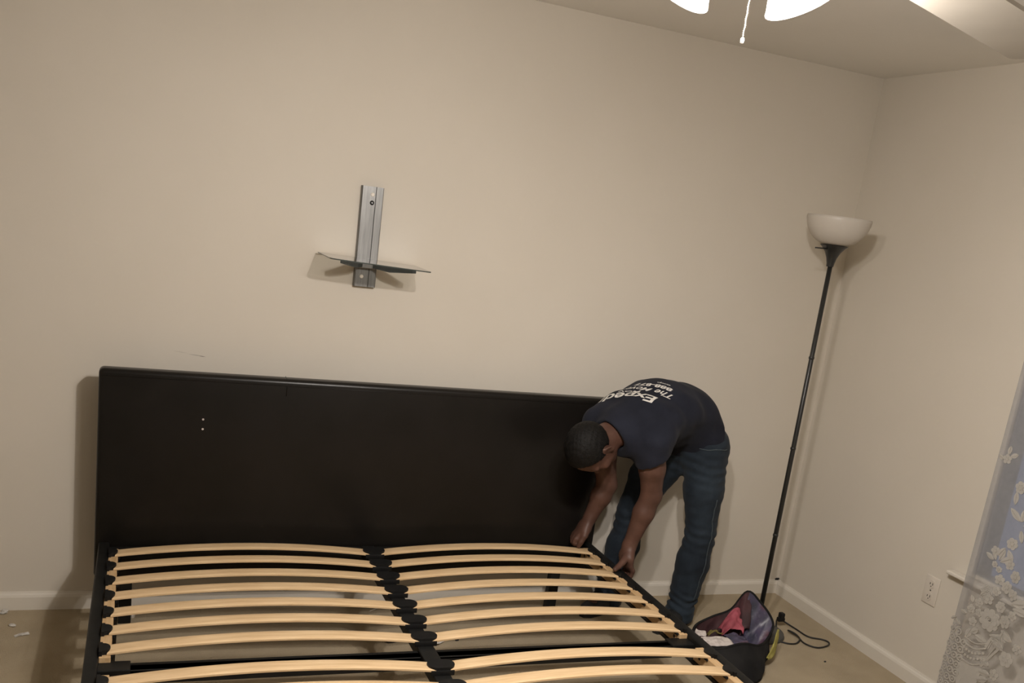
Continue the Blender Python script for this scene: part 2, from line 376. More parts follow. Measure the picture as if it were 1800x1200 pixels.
# pine rails inside the steel rails, one per half
for y0, y1 in ((-1.068, -.235), (-2.02, -1.168)):
    for x, s in ((XA + .037, 1), (XB - .037, -1)):
        bm = bmesh.new(); box(bm, (min(x, x + s * .031), y0, .284), (max(x, x + s * .031), y1, .328), .002); obj('pine_rail', bm, 'pine', bed)
        for yb in (y0 + .035, y1 - .035):
            bm = bmesh.new(); lathe(bm, [(0, .001), (.006, .001), (.007, 0)], (x + s * .031, yb, .306), 12, Matrix.Rotation(math.radians(90 * s), 4, 'Y')); obj('bolt_hole', bm, 'darkbit', [c for c in bed.children if c.name.startswith('pine_rail')][-1])
ROWS = [-.290 - .1235 * i for i in range(7)] + [-1.222 - .124 * i for i in range(7)]
def slat_mesh(x0, x1):
    """one sprung slat bowed upwards, with slightly concave ends"""
    bm = bmesh.new(); N = 22; w = .0265; th = .009
    top = []; bot = []
    for i in range(N + 1):
        t = i / N; x = x0 + (x1 - x0) * t; z = RZt + .006 + .026 * (1 - (2 * t - 1) ** 2)
        row = []
        for j, v in enumerate((-1, -.9, -.45, 0, .45, .9, 1)):
            xx = x
            if i == 0: xx = x + .008 * (1 - v * v) * 1.0
            if i == N: xx = x - .008 * (1 - v * v) * 1.0
            row.append((xx, v * w, z - (.0018 if abs(v) == 1 else 0)))
        top.append([bm.verts.new(p) for p in row])
        bot.append([bm.verts.new((p[0], p[1], z - th + (.0018 if abs(v) == 1 else 0))) for p, v in zip(row, (-1, -.9, -.45, 0, .45, .9, 1))])
    for i in range(N):
        for j in range(6):
            bm.faces.new((top[i][j], top[i][j + 1], top[i + 1][j + 1], top[i + 1][j])); bm.faces.new((bot[i][j], bot[i + 1][j], bot[i + 1][j + 1], bot[i][j + 1]))
        for j in (0, 6): bm.faces.new((top[i][j], top[i + 1][j], bot[i + 1][j], bot[i][j]))
    for i in (0, N):
        for j in range(6): bm.faces.new((top[i][j], top[i][j + 1], bot[i][j + 1], bot[i][j]))
    return bm
def cap_mesh(x, s):
    """black plastic holder: rounded tongue at the slat end (s points towards the slat)"""
    bm = bmesh.new(); w = .030
    pts = [(x - s * .021, -w), (x - s * .012, -w)]
    for k in range(9):
        a = -math.pi / 2 + math.pi * k / 8
        pts.append((x + s * (-.012 + .021 * math.cos(a)), .0235 * math.sin(a)))
    pts += [(x - s * .012, w), (x - s * .021, w)]
    if s < 0: pts = pts[::-1]
    prism(bm, pts, RZt - .004, RZt + .0125)
    # lower lip under the slat end
    box(bm, (min(x - s * .020, x + s * .016), -w, RZt - .010), (max(x - s * .020, x + s * .016), w, RZt - .003), .001)
    return bm
def mid_mesh(x):
    """centre double holder shaped like a bow of two round tongues"""
    bm = bmesh.new(); pts = []
    for s in (1, -1):
        seg = []
        for k in range(11):
            a = -math.pi / 2 + math.pi * k / 10
            seg.append((x + s * (.016 + .026 * math.cos(a)), s * .027 * math.sin(a)))
        pts += seg
    prism(bm, pts, RZt - .002, RZt + .0135)
    box(bm, (x - .034, -.020, RZt - .014), (x + .034, .020, RZt - .001), .002)
    box(bm, (x - .036, -.0295, RZt - .012), (x + .036, -.024, RZt + .004), .001)
    return bm
XS = ((-3.068, XM - .022), (XM + .022, -1.226))
protos = []
for k, (x0, x1) in enumerate(XS):
    protos.append((slat_mesh(x0, x1), cap_mesh(x0, 1) if k == 0 else cap_mesh(x1, -1)))
mid0 = None
slat0 = []
offb = Vector(ORG[bed.name])
for i, y in enumerate(ROWS):
    for k in (0, 1):
        if i == 0:
            s = obj('slat', protos[k][0], 'slatwood', bed, auto=40); c = obj('end_cap', protos[k][1], 'blackplastic', s, auto=35)
            slat0.append((s, c))
        else:
            s = slat0[k][0].copy(); COL.objects.link(s); c = slat0[k][1].copy(); COL.objects.link(c); c.parent = s
        s.parent = bed; s.location = (0, y, 0)
        s.rotation_euler = (0, 0, random.uniform(-.002, .002))
    if mid0 is None:
        mid0 = obj('center_cap', mid_mesh(XM), 'blackplastic', bed, auto=35); mc = mid0
    else:
        mc = mid0.copy(); COL.objects.link(mc); mc.parent = bed
    mc.location = (0, y, 0)

# ------------------------------------------------------------------ wall bracket with glass shelf
sh = thing('wall_shelf', 'brushed metal wall rail carrying a small clear glass component shelf', 'shelf', (-2.222, 0, 1.31))
bm = bmesh.new()
xl, xr, zb, zt = -2.263, -2.180, 1.312, 1.684
prof = [(xl, 0), (xl, -.020), (xl + .003, -.024), (xl + .052, -.024), (xl + .052, -.012), (xl + .055, -.012), (xl + .055, -.024), (xr - .003, -.024), (xr, -.020), (xr, 0)]
prism(bm, prof, zb, zt)
rl = obj('mounting_rail', bm, 'alu', sh)
bm = bmesh.new(); box(bm, (xl + .0522, -.0235, zb + .002), (xl + .0548, -.0125, zt - .002)); g = obj('slot', bm, 'slot', rl); g['label'] = 'dark vertical slot'
RXm = Matrix.Rotation(math.radians(90), 4, 'X')
bm = bmesh.new(); lathe(bm, [(0, .002), (.006, .002), (.0075, 0)], (-2.222, -.024, 1.655), 20, RXm); obj('hole_plug', bm, 'outlet', rl)
bm = bmesh.new(); lathe(bm, [(.0045, .001), (.0075, .003), (.0085, 0)], (-2.222, -.024, 1.625), 20, RXm); sc = obj('screw', bm, 'blackmetal', rl)
bm = bmesh.new(); lathe(bm, [(0, .0035), (.003, .0035), (.0045, .001)], (-2.222, -.024, 1.625), 12, RXm); obj('screw_socket', bm, 'alu', rl)
bm = bmesh.new(); lathe(bm, [(0, .002), (.006, .002), (.0075, 0)], (-2.236, -.024, 1.350), 20, RXm); obj('hole_plug', bm, 'outlet', rl)
bm = bmesh.new(); box(bm, (-2.258, -.052, 1.383), (-2.190, -.024, 1.404), .003); obj('shelf_clamp', bm, 'alu', sh)
def arm(p0, p1, p2):
    bm = bmesh.new()
    p0, p1, p2 = Vector(p0), Vector(p1), Vector(p2)
    d = (p2 - p0); d.z = 0; d.normalize(); nrm = Vector((-d.y, d.x, 0)) * .010
    side = [(p0, 0, -.026), (p1, 0, -.028), (p2, 0, -.014), (p2, 0, 0), (p0, 0, 0)]
    a = [bm.verts.new(p + nrm + Vector((0, 0, z))) for p, _, z in side]; b = [bm.verts.new(p - nrm + Vector((0, 0, z))) for p, _, z in side]
    bm.faces.new(a); bm.faces.new(b[::-1])
    for i in range(5): bm.faces.new((a[i], b[i], b[(i + 1) % 5], a[(i + 1) % 5]))
    obj('support_arm', bm, 'darkmetal', sh)
def gz(x): return 1.424 - .030 * (x + 2.405)       # glass height along x
arm((-2.247, -.04, gz(-2.247) - .0045), (-2.285, -.11, gz(-2.285) - .0045), (-2.345, -.20, gz(-2.345) - .0045))
arm((-2.199, -.04, gz(-2.199) - .0045), (-2.150, -.13, gz(-2.150) - .0045), (-2.085, -.22, gz(-2.085) - .0045))
# glass plate: rounded front corners
pl = [(-2.408, -.026), (-2.404, -.262), (-2.398, -.276), (-2.384, -.283)] + [(-2.384 + .335 * k / 6, -.283 - .006 * math.sin(math.pi * k / 6)) for k in range(1, 6)] + [(-2.049, -.283), (-2.038, -.277), (-2.034, -.262), (-2.034, -.026)]
bm = bmesh.new()
T = [bm.verts.new((x, y, gz(x))) for x, y in pl]; Bq = [bm.verts.new((x, y, gz(x) - .004)) for x, y in pl]
bm.faces.new(T); bm.faces.new(Bq[::-1])
gp = obj('glass_plate', bm, 'glass', sh)
bm = bmesh.new(); n = len(pl)
T = [bm.verts.new((x, y, gz(x))) for x, y in pl]; Bq = [bm.verts.new((x, y, gz(x) - .004)) for x, y in pl]
for i in range(n): bm.faces.new((T[i], T[(i + 1) % n], Bq[(i + 1) % n], Bq[i]))
e = obj('glass_edge', bm, 'glassedge', gp); e['label'] = 'dark green polished edge'

# ------------------------------------------------------------------ floor lamp
LX, LY = -.412, -.430
lamp = thing('floor_lamp', 'black pole torchiere floor lamp with white bowl shade, in the room corner', 'lamp', (LX, LY, 0))
bm = bmesh.new(); lathe(bm, [(0, 0), (.120, 0), (.124, .006), (.120, .016), (.090, .030), (.040, .040), (.014, .046), (0, .046)], (LX, LY, 0), 40); bs = obj('base', bm, 'baggrey', lamp, auto=40)
bs['label'] = 'dark grey domed base'
bm = bmesh.new(); tube(bm, [(LX, LY, .04), (LX - .001, LY + .004, .85), (LX - .003, LY + .008, 1.63)], [.0105, .0100, .0095], 14); 
obj('pole', bm, 'lampblack', lamp, smooth=True)
LT = (LX - .004, LY + .009)
for z in (.46, .85, 1.24):
    f = z / 1.63
    bm = bmesh.new(); lathe(bm, [(.0100, -.006), (.0118, -.004), (.0118, .004), (.0100, .006)], (LX - .003 * f, LY + .008 * f, z), 14); obj('joint_ring', bm, 'lampblack', lamp, smooth=True)
bm = bmesh.new(); lathe(bm, [(0, 1.615), (.014, 1.615), (.016, 1.63), (.021, 1.65), (.031, 1.672), (.045, 1.690), (.056, 1.699), (.054, 1.7015), (0, 1.7015)], (LT[0], LT[1], 0), 32)
obj('socket_cup', bm, 'lampblack', lamp, auto=50)
bm = bmesh.new(); tube(bm, [(LT[0] - .035, LT[1] - .01, 1.684), (LT[0] - .098, LT[1] - .012, 1.682)], .0028, 8); obj('switch', bm, 'lampblack', lamp, smooth=True)
bm = bmesh.new()
prof = [(.030, 1.7015), (.052, 1.7035), (.076, 1.714), (.099, 1.734), (.116, 1.760), (.124, 1.786), (.127, 1.802), (.126, 1.811)]
inn = [(r - .003, z + .002) for r, z in prof[::-1]]; inn[0] = (prof[-1][0] - .003, prof[-1][1])
lathe(bm, prof + inn, (LT[0], LT[1], 0), 48, close=True)
obj('bowl_shade', bm, 'frost', lamp, smooth=True)
bm = bmesh.new(); lathe(bm, [(0, 1.702), (.016, 1.702), (.016, 1.72), (.026, 1.745), (.028, 1.762), (.020, 1.780), (0, 1.786)], (LT[0], LT[1], 0), 20); obj('bulb', bm, 'outlet', lamp, smooth=True)
# power cord on the carpet
cpts = [(-.285, -.40, .012), (-.234, -.345, .02), (-.193, -.411, .006), (-.182, -.50, .005), (-.130, -.535, .005), (-.118, -.565, .005), (-.150, -.595, .005), (-.215, -.607, .005), (-.250, -.561, .006), (-.236, -.485, .010), (-.256, -.45, .014), (-.246, -.52, .012), (-.285, -.558, .006), (-.325, -.56, .005), (-.36, -.535, .005)]
bm = bmesh.new(); tube(bm, smooth_pts(cpts, 6), .0036, 8); obj('power_cord', bm, 'cord', lamp, smooth=True)
bm = bmesh.new(); box(bm, (-.268, -.402, .046), (-.246, -.376, .072), .005); box(bm, (-.275, -.40, .030), (-.240, -.378, .050), .005)
tube(bm, [(-.257, -.385, .04), (-.250, -.372, .028), (-.240, -.352, .02)], .006, 8)
obj('foot_switch', bm, 'blackplastic', lamp)

# ------------------------------------------------------------------ outlet, cable clip
ou = thing('wall_outlet', 'almond duplex power outlet low on the right hand wall', 'outlet', (0, -.932, .41))
bm = bmesh.new(); box(bm, (-.006, -.968, .352), (0, -.896, .470), .003, 3); pl_ = obj('face_plate', bm, 'outlet', ou, auto=40)
for zc in (.437, .385):
    bm = bmesh.new(); pts = [(.0165 * math.cos(2 * math.pi * k / 20), max(-.0125, min(.0125, .0165 * math.sin(2 * math.pi * k / 20)))) for k in range(20)]
    prism(bm, pts, 0, .009, Matrix.Translation((0, -.932, zc)) @ Matrix.Rotation(math.radians(-90), 4, 'Y') )
    rc = obj('receptacle', bm, 'outlet', ou, auto=40)
    bm = bmesh.new()
    for dy, hh in ((.0065, .0042), (-.0065, .0050)): box(bm, (-.0096, -.932 + dy - .0014, zc + .002 - hh), (-.0088, -.932 + dy + .0014, zc + .002 + hh))
    lathe(bm, [(0, .0006), (.0024, .0006), (.0024, 0)], (-.009, -.932, zc - .0085), 10, Matrix.Rotation(math.radians(-90), 4, 'Y'))
    obj('slot', bm, 'slot', rc)
bm = bmesh.new(); lathe(bm, [(0, .002), (.0025, .0018), (.0035, 0)], (-.006, -.932, .411), 12, Matrix.Rotation(math.radians(-90), 4, 'Y')); obj('screw', bm, 'alu', ou)
bm = bmesh.new(); tube(bm, [(-.022, -.004, .071), (-.010, -.006, .073), (.0, -.004, .074)], [.004, .005, .004], 8); box(bm, (-.015, -.009, .068), (-.006, 0, .077), .001)
cl = origin_to(obj('cable_clip', bm, 'blackplastic'), (-.011, -.004, .068)); tag(cl, 'tiny black cable clip on top of the baseboard in the corner', 'clip')

# ------------------------------------------------------------------ ceiling fan with lit globes
FX, FY = -2.14, -2.23
fan = thing('ceiling_fan', 'white ceiling fan with lit frosted glass globes and bead pull chain', 'fan', (FX, FY, H))
bm = bmesh.new(); lathe(bm, [(0, H), (.085, H), (.085, H - .03), (.06, H - .055), (.02, H - .06), (0, H - .06)], (FX, FY, 0), 32); obj('canopy', bm, 'fanwhite', fan, auto=40)
bm = bmesh.new(); tube(bm, [(FX, FY, H - .05), (FX, FY, H - .13)], .014, 14); obj('downrod', bm, 'fanwhite', fan, smooth=True)
bm = bmesh.new(); lathe(bm, [(0, 2.315), (.07, 2.315), (.115, 2.30), (.125, 2.27), (.125, 2.235), (.10, 2.21), (.06, 2.20), (0, 2.20)], (FX, FY, 0), 36); obj('motor_housing', bm, 'fanwhite', fan, auto=40)
bm = bmesh.new(); lathe(bm, [(0, 2.20), (.05, 2.20), (.062, 2.185), (.062, 2.15), (.04, 2.13), (.02, 2.12), (0, 2.12)], (FX, FY, 0), 28); obj('light_kit', bm, 'fanwhite', fan, auto=40)
BZ = 2.099
def blade_poly(L0, L1, w0, w1):
    pts = [(L0, -w0), (L1 - .03, -w1)]
    for k in range(1, 6):
        a = -math.pi / 2 + math.pi / 2 * k / 6; pts.append((L1 - .03 + .03 * math.cos(a), -w1 + .03 + .03 * math.sin(a)))
    for k in range(1, 6):
        a = math.pi / 2 * k / 6; pts.append((L1 - .03 + .03 * math.cos(a), w1 - .03 + .03 * math.sin(a)))
    pts += [(L1 - .03, w1), (L0, w0)]
    return pts
ang0 = math.atan2(.384, .923)
for k in range(3):
    a = ang0 + 2 * math.pi * k / 3
    ca, sa = math.cos(a), math.sin(a)
    # the seen blade sits a little ahead of the radial line, as its curved blade iron carries it
    C0 = Matrix.Translation((FX, FY, BZ)) @ Matrix.Rotation(a, 4, 'Z') @ Matrix.Translation((0, -.20, 0)) @ Matrix.Rotation(math.radians(-8), 4, 'X')
    bm = bmesh.new(); prism(bm, blade_poly(.24, .768, .058, .064), -.004, .004, C0)
    b = obj('blade', bm, 'blade', fan, auto=30)
    bm = bmesh.new()
    p = [Matrix.Translation((FX, FY, 0)) @ Matrix.Rotation(a, 4, 'Z') @ Vector(q) for q in ((.10, 0, 2.25), (.16, -.08, 2.22), (.22, -.17, 2.15), (.27, -.19, 2.108))]
    tube(bm, smooth_pts(p, 4), .011, 8); obj('blade_iron', bm, 'fanwhite', fan, smooth=True)
GA = math.atan2(1.39, .845)
for k in range(4):
    a = GA + math.pi / 4 + math.pi / 2 * k
    d = Vector((math.cos(a), math.sin(a), 0))
    base = Vector((FX, FY, 2.152)) + d * .073
    tilt = d * math.sin(math.radians(40)) + Vector((0, 0, -1)) * math.cos(math.radians(40))
    q = Vector((0, 0, 1)).rotation_difference(tilt).to_matrix().to_4x4()
    bm = bmesh.new(); tube(bm, [Vector((FX, FY, 2.165)) + d * .04, base + tilt * .018], .012, 10); lathe(bm, [(0, 0), (.022, 0), (.026, .012), (.022, .024), (0, .024)], base, 18, q)
    obj('lamp_holder', bm, 'fanwhite', fan, smooth=True)
    bm = bmesh.new()
    prof = [(.020, .018), (.026, .026), (.036, .045), (.045, .070), (.052, .095), (.060, .112), (.064, .118)]
    inn = [(r - .0025, z) for r, z in prof[::-1]]
    lathe(bm, prof + inn, base, 28, q, close=True)
    gl = obj('glass_globe', bm, 'globe', fan, smooth=True); gl['label'] = 'glowing frosted bell globe'
    bm = bmesh.new(); lathe(bm, [(0, .02), (.012, .022), (.014, .045), (.024, .065), (.026, .082), (.018, .098), (0, .104)], base, 18, q)
    obj('bulb', bm, 'globe', gl, smooth=True)
    ld = bpy.data.lights.new('fan_bulb_light', 'SPOT'); ld.energy = LAMP_W * (1.0, 0.30, 0.80, 1.12)[k]; ld.color = LAMP_COL; ld.shadow_soft_size = .028
    ld.spot_size = math.radians(154); ld.spot_blend = 1.0
    lo = bpy.data.objects.new('fan_bulb_light', ld); COL.objects.link(lo)
    lo.parent = fan
    lo.matrix_local = Matrix.Translation(base + tilt * .135 - Vector((FX, FY, H))) @ Vector((0, 0, -1)).rotation_difference(tilt).to_matrix().to_4x4()
    pd = bpy.data.lights.new('fan_globe_light', 'POINT'); pd.energy = UP_W * (1.0, 0.30, 0.80, 1.12)[k]; pd.color = LAMP_COL; pd.shadow_soft_size = .04
    po = bpy.data.objects.new('fan_globe_light', pd); COL.objects.link(po); po.parent = fan
    po.location = base + tilt * .16 - Vector((FX, FY, H))
bm = bmesh.new()
cx, cy = FX + .028, FY + .012
for k in range(60):
    z = 2.12 - k * .0031
    if z < 1.982: break
    bmesh.ops.create_icosphere(bm, subdivisions=1, radius=.0013, matrix=Matrix.Translation((cx + .0006 * math.sin(k), cy, z)))
tube(bm, [(cx, cy, 2.13), (cx, cy, 1.98)], .0006, 5)
lathe(bm, [(0, 1.970), (.003, 1.972), (.003, 1.978), (.0012, 1.981), (0, 1.981)], (cx, cy, 0), 8)
pc = obj('pull_chain', bm, 'chain', fan, smooth=True); pc['label'] = 'shiny bead pull chain'

# ------------------------------------------------------------------ lace curtain on the right wall
cur = thing('lace_curtain', 'white sheer lace curtain with flower and vase motifs over the window', 'curtain', (-.075, -1.75, 0))
def cx_(y, z): return -.075 + .004 * math.sin((y + 1.12) * 26) * min(1, (-1.12 - y) * 8) + .002 * math.sin(y * 61 + z)
CE = -1.137                                   # hanging edge nearest the corner
def edge(z): return CE - .010 * (z - .4)
ny, nz = 70, 24
V = []; F = []
for j in range(nz + 1):
    z = .015 + 2.14 * j / nz
    for i in range(ny + 1):
        y = edge(z) - .045 - 1.2 * i / ny; V.append((cx_(y, z), y, z))
for j in range(nz):
    for i in range(ny):
        a = j * (ny + 1) + i; F.append((a, a + 1, a + ny + 2, a + ny + 1))
mesh_obj('sheer_panel', V, F, 'sheer', cur, True)
V = []; F = []
for j in range(41):
    z = .015 + 2.14 * j / 40
    for i in range(5):
        y = edge(z) - .046 * i / 4; V.append((cx_(y, z) - .0012, y, z))
for j in range(40):
    for i in range(4):
        a = j * 5 + i; F.append((a, a + 1, a + 6, a + 5))
hm = mesh_obj('side_hem', V, F, 'hem', cur, True); hm['label'] = 'greyish doubled side hem'
bm = bmesh.new(); tube(bm, [(-.075, -1.06, 2.16), (-.075, -2.42, 2.16)], .009, 12)
for y in (-1.05, -2.43): bmesh.ops.create_uvsphere(bm, u_segments=12, v_segments=8, radius=.018, matrix=Matrix.Translation((-.075, y, 2.16)))
rod = obj('curtain_rod', bm, 'fanwhite', cur, smooth=True)
for y in (-1.09, -2.39):
    bm = bmesh.new(); box(bm, (-.085, y - .008, 2.15), (0, y + .008, 2.17), .002); obj('rod_bracket', bm, 'fanwhite', rod)
# motif pieces: flat shapes in (y, z) given a small thickness and laid just in front of the net
def leaf2(c, ang, L, w):
    pts = []
    for k in range(13):
        t = k / 12; pts.append((L * t, w * math.sin(math.pi * t) ** .8))
    for k in range(11, 0, -1):
        t = k / 12; pts.append((L * t, -w * math.sin(math.pi * t) ** .8))
    return [(c[0] + math.cos(ang) * p[0] - math.sin(ang) * p[1], c[1] + math.sin(ang) * p[0] + math.cos(ang) * p[1]) for p in pts]
def disc2(c, r, n=14, sq=1, ang=0):
    return [(c[0] + r * math.cos(2 * math.pi * k / n + ang), c[1] + r * sq * math.sin(2 * math.pi * k / n + ang)) for k in range(n)]
def strip2(pts, w):
    pts = [Vector((p[0], p[1], 0)) for p in pts]; A = []; B = []
    for i, p in enumerate(pts):
        t = (pts[min(i + 1, len(pts) - 1)] - pts[max(i - 1, 0)]).normalized(); n = Vector((-t.y, t.x, 0)) * w / 2
        A.append(((p + n).x, (p + n).y)); B.append(((p - n).x, (p - n).y))
    return A + B[::-1]
def lace_piece(bm, poly, lift=.002, th=.0022):
    a = [bm.verts.new((cx_(y, z) - lift - th, y, z)) for y, z in poly]; b = [bm.verts.new((cx_(y, z) - lift, y, z)) for y, z in poly]
    n = len(poly)
    f = bm.faces.new(a); g = bm.faces.new(b[::-1])
    for i in range(n): bm.faces.new((a[i], b[i], b[(i + 1) % n], a[(i + 1) % n]))
def flower(c, r, n=5, ang=0, dense=True):
    bm = bmesh.new()
    for k in range(n):
        a = ang + 2 * math.pi * k / n
        lace_piece(bm, disc2((c[0] + .58 * r * math.cos(a), c[1] + .58 * r * math.sin(a)), .40 * r, 12), .002 + .0006 * (k % 2))
    lace_piece(bm, disc2(c, .30 * r, 12), .004)
    for k in range(n):
        a = ang + 2 * math.pi * (k + .5) / n
        lace_piece(bm, disc2((c[0] + .36 * r * math.cos(a), c[1] + .36 * r * math.sin(a)), .10 * r, 8), .0048)
    return obj('lace_flower', bm, 'lace', cur)
def rose(c, r):
    bm = bmesh.new()
    for ring, n in ((.95, 9), (.62, 7)):
        for k in range(n):
            a = 2 * math.pi * k / n + ring
            lace_piece(bm, disc2((c[0] + ring * r * .72 * math.cos(a), c[1] + ring * r * .72 * math.sin(a)), .27 * r, 10), .002 + (.95 - ring) * .004 + .0006 * (k % 2))
    sp = [(c[0] + .36 * r * (1 - t) * math.cos(9 * t), c[1] + .36 * r * (1 - t) * math.sin(9 * t)) for t in [i / 26 for i in range(25)]]
    lace_piece(bm, strip2(sp, .07 * r), .0055)
    return obj('lace_rose', bm, 'lace', cur)
def leaf(c, ang, L, w):
    bm = bmesh.new(); lace_piece(bm, leaf2(c, ang, L, w))
    lace_piece(bm, strip2([(c[0] + math.cos(ang) * L * t, c[1] + math.sin(ang) * L * t) for t in (.05, .5, .92)], .003), .0045)
    return obj('lace_leaf', bm, 'lace', cur)
R_ = random.Random(3)
def motif_set(dy):
    D = math.radians
    for y, z, r, n in ((-1.190, 1.035, .019, 5), (-1.272, .952, .024, 6), (-1.296, .748, .023, 6), (-1.238, .700, .019, 5), (-1.250, .652, .013, 6), (-1.272, .640, .013, 6), (-1.308, .672, .020, 5), (-1.345, .640, .024, 6), (-1.285, .606, .021, 5), (-1.320, .590, .024, 6), (-1.355, .575, .022, 5),
                       (-1.228, .490, .019, 5), (-1.203, .455, .018, 5), (-1.238, .455, .017, 5), (-1.262, .520, .022, 5), (-1.317, .512, .022, 6), (-1.352, .470, .026, 6), (-1.222, .412, .019, 5), (-1.285, .560, .018, 5), (-1.378, .505, .019, 5), (-1.398, .345, .030, 6), (-1.366, .268, .022, 5), (-1.43, .40, .02, 5)):
        flower((y + dy, z), r, n, R_.uniform(0, 6))
    rose((-1.288 + dy, .448), .046)
    for y, z, a, L, w in ((-1.190, 1.05, 95, .034, .008), (-1.200, 1.045, 150, .032, .009), (-1.176, 1.03, 20, .026, .008), (-1.305, .835, 35, .062, .012), (-1.310, .835, 85, .045, .009), (-1.318, .825, 175, .05, .012), (-1.315, .805, -110, .045, .010),
                          (-1.262, .935, -95, .05, .010), (-1.275, .725, -60, .045, .010), (-1.288, .722, -120, .05, .011), (-1.250, .668, 60, .045, .009), (-1.262, .672, 110, .048, .010), (-1.268, .668, 145, .055, .011), (-1.24, .665, 25, .04, .009),
                          (-1.36, .545, 160, .07, .015), (-1.37, .53, 178, .075, .014), (-1.345, .435, -160, .06, .014), (-1.34, .415, -130, .055, .012), (-1.36, .44, -80, .05, .010), (-1.225, .385, -70, .045, .013), (-1.255, .395, -40, .04, .012), (-1.245, .37, 190, .05, .013), (-1.30, .395, 175, .08, .013), (-1.31, .382, -168, .07, .012),
                          (-1.335, .285, 12, .05, .013), (-1.35, .255, -8, .055, .013), (-1.345, .236, -25, .055, .013), (-1.36, .215, 200, .05, .012), (-1.225, .520, 130, .035, .009), (-1.205, .48, 60, .03, .008), (-1.19, .43, 10, .028, .008)):
        leaf((y + dy, z), D(a), L, w)
    # vase: bowl, banded neck, lip and looped handle
    bm = bmesh.new()
    bowl = [(-1.212, .252), (-1.204, .215), (-1.207, .180), (-1.222, .150), (-1.245, .135), (-1.270, .140), (-1.290, .165), (-1.302, .205), (-1.305, .262)]
    top = [(-1.258 - .047 * t, .262 - .012 * (1 - t * t)) for t in (.9, .5, 0, -.5, -.9)]
    lace_piece(bm, [(y + dy, z) for y, z in bowl + top], .001, .0018)
    vs = obj('lace_vase', bm, 'lace', cur); ORG[vs.name] = ORG[cur.name]
    bm = bmesh.new()
    for z0, w in ((.262, .005), (.325, .006), (.345, .004)):
        lace_piece(bm, strip2([(-1.207 - .098 * t + dy, z0 + .018 * t - .014 * math.sin(math.pi * t)) for t in [i / 8 for i in range(9)]], w), .004)
    for k in range(7):
        for rr in (0, 1):
            t = (k + .5) / 7; lace_piece(bm, disc2((-1.207 - .098 * t + dy, .284 + .022 * rr + .018 * t - .014 * math.sin(math.pi * t)), .0052, 8), .004)
    obj('vase_band', bm, 'lace', vs)
    bm = bmesh.new()
    hp = smooth_pts([(-1.300 + dy, .268, 0), (-1.335 + dy, .330, 0), (-1.368 + dy, .385, 0), (-1.352 + dy, .412, 0), (-1.318 + dy, .395, 0), (-1.300 + dy, .345, 0)], 6)
    lace_piece(bm, strip2([(p.x, p.y) for p in hp], .010), .003)
    hp = smooth_pts([(-1.312 + dy, .30, 0), (-1.332 + dy, .345, 0), (-1.349 + dy, .384, 0), (-1.338 + dy, .392, 0), (-1.322 + dy, .378, 0), (-1.312 + dy, .345, 0)], 5)
    lace_piece(bm, strip2([(p.x, p.y) for p in hp], .004), .004)
    obj('vase_handle', bm, 'lace', vs)
    bm = bmesh.new(); lace_piece(bm, [(y + dy, z) for y, z in ((-1.225, .132), (-1.215, .112), (-1.285, .108), (-1.275, .132))], .003); obj('vase_foot', bm, 'lace', vs)
    # small net diamond
    bm = bmesh.new()
    for k in range(7):
        s = -1 + 2 * k / 6
        for q in (1, -1):
            lace_piece(bm, strip2([(-1.246 + .026 * (s * .5 + .5) + dy - .0, .541 + .026 * (s * .5 - .5) * q + .0), (-1.246 + .026 * (s * .5 - .5) + dy, .541 + .026 * (s * .5 + .5) * q)], .0022), .003)
    obj('lace_net', bm, 'lace', cur)
motif_set(0); motif_set(-.36); motif_set(-.72)
# trellis border up the edge at the bottom: rosettes and scallops
for i in range(11):
    z = .04 + .031 * i
    for k, dy in enumerate((.012, .040, .066)):
        if i + k > 11: continue
        bm = bmesh.new(); c = (edge(z) - dy - (.006 if i % 2 else 0), z)
        rr = .0115
        ring = [(c[0] + rr * math.cos(2 * math.pi * q / 12), c[1] + rr * math.sin(2 * math.pi * q / 12)) for q in range(13)]
        lace_piece(bm, strip2(ring, .0045), .003); lace_piece(bm, disc2(c, .0042, 8), .004)
        obj('lace_rosette', bm, 'lace', cur)
for y, z, a, L in ((-1.148, .398, -35, .03), (-1.150, .392, -150, .03), (-1.175, .376, 30, .028), (-1.178, .372, -50, .03), (-1.150, .372, -80, .03), (-1.165, .355, -110, .03)):
    leaf((y, z), math.radians(a), L, .007)

# ------------------------------------------------------------------ bag on the floor and what spills out of it
bag = thing('cloth_bag', 'open black cloth bag with purple and maroon lining on the carpet', 'bag', (-.67, -.66, 0))
rim = [(-.798, -.52, .086), (-.690, -.475, .104), (-.610, -.485, .140), (-.570, -.52, .237), (-.518, -.555, .199), (-.478, -.585, .150), (-.482, -.62, .115), (-.560, -.69, .092), (-.640, -.745, .100), (-.735, -.765, .122), (-.860, -.765, .105), (-.868, -.64, .092)]
bas = [(-.79, -.53, .004), (-.70, -.50, .004), (-.62, -.51, .004), (-.600, -.53, .004), (-.590, -.57, .004), (-.590, -.63, .004), (-.600, -.70, .004), (-.625, -.775, .004), (-.675, -.845, .004), (-.75, -.875, .004), (-.87, -.86, .004), (-.89, -.66, .004)]
RR = smooth_pts(rim, 6, True); BB = smooth_pts(bas, 6, True); NN = len(RR)
rb = random.Random(5)
def bag_wall(off, mid_bulge, levels, zmin=0.0):
    rings = []
    cen = Vector((-.69, -.66, 0))
    for l in range(levels + 1):
        t = l / levels; ring = []
        for i in range(NN):
            p = RR[i].lerp(BB[i], t); d = (p - cen); d.z = 0
            u = d.normalized()
            q = p + u * (off + mid_bulge * math.sin(math.pi * t) + .006 * math.sin(i * .9 + t * 5) * math.sin(math.pi * t) + .004 * math.sin(i * 2.3 - t * 9) * math.sin(math.pi * t))
            q.z = max(q.z, zmin); ring.append(q)
        rings.append(ring)
    return rings
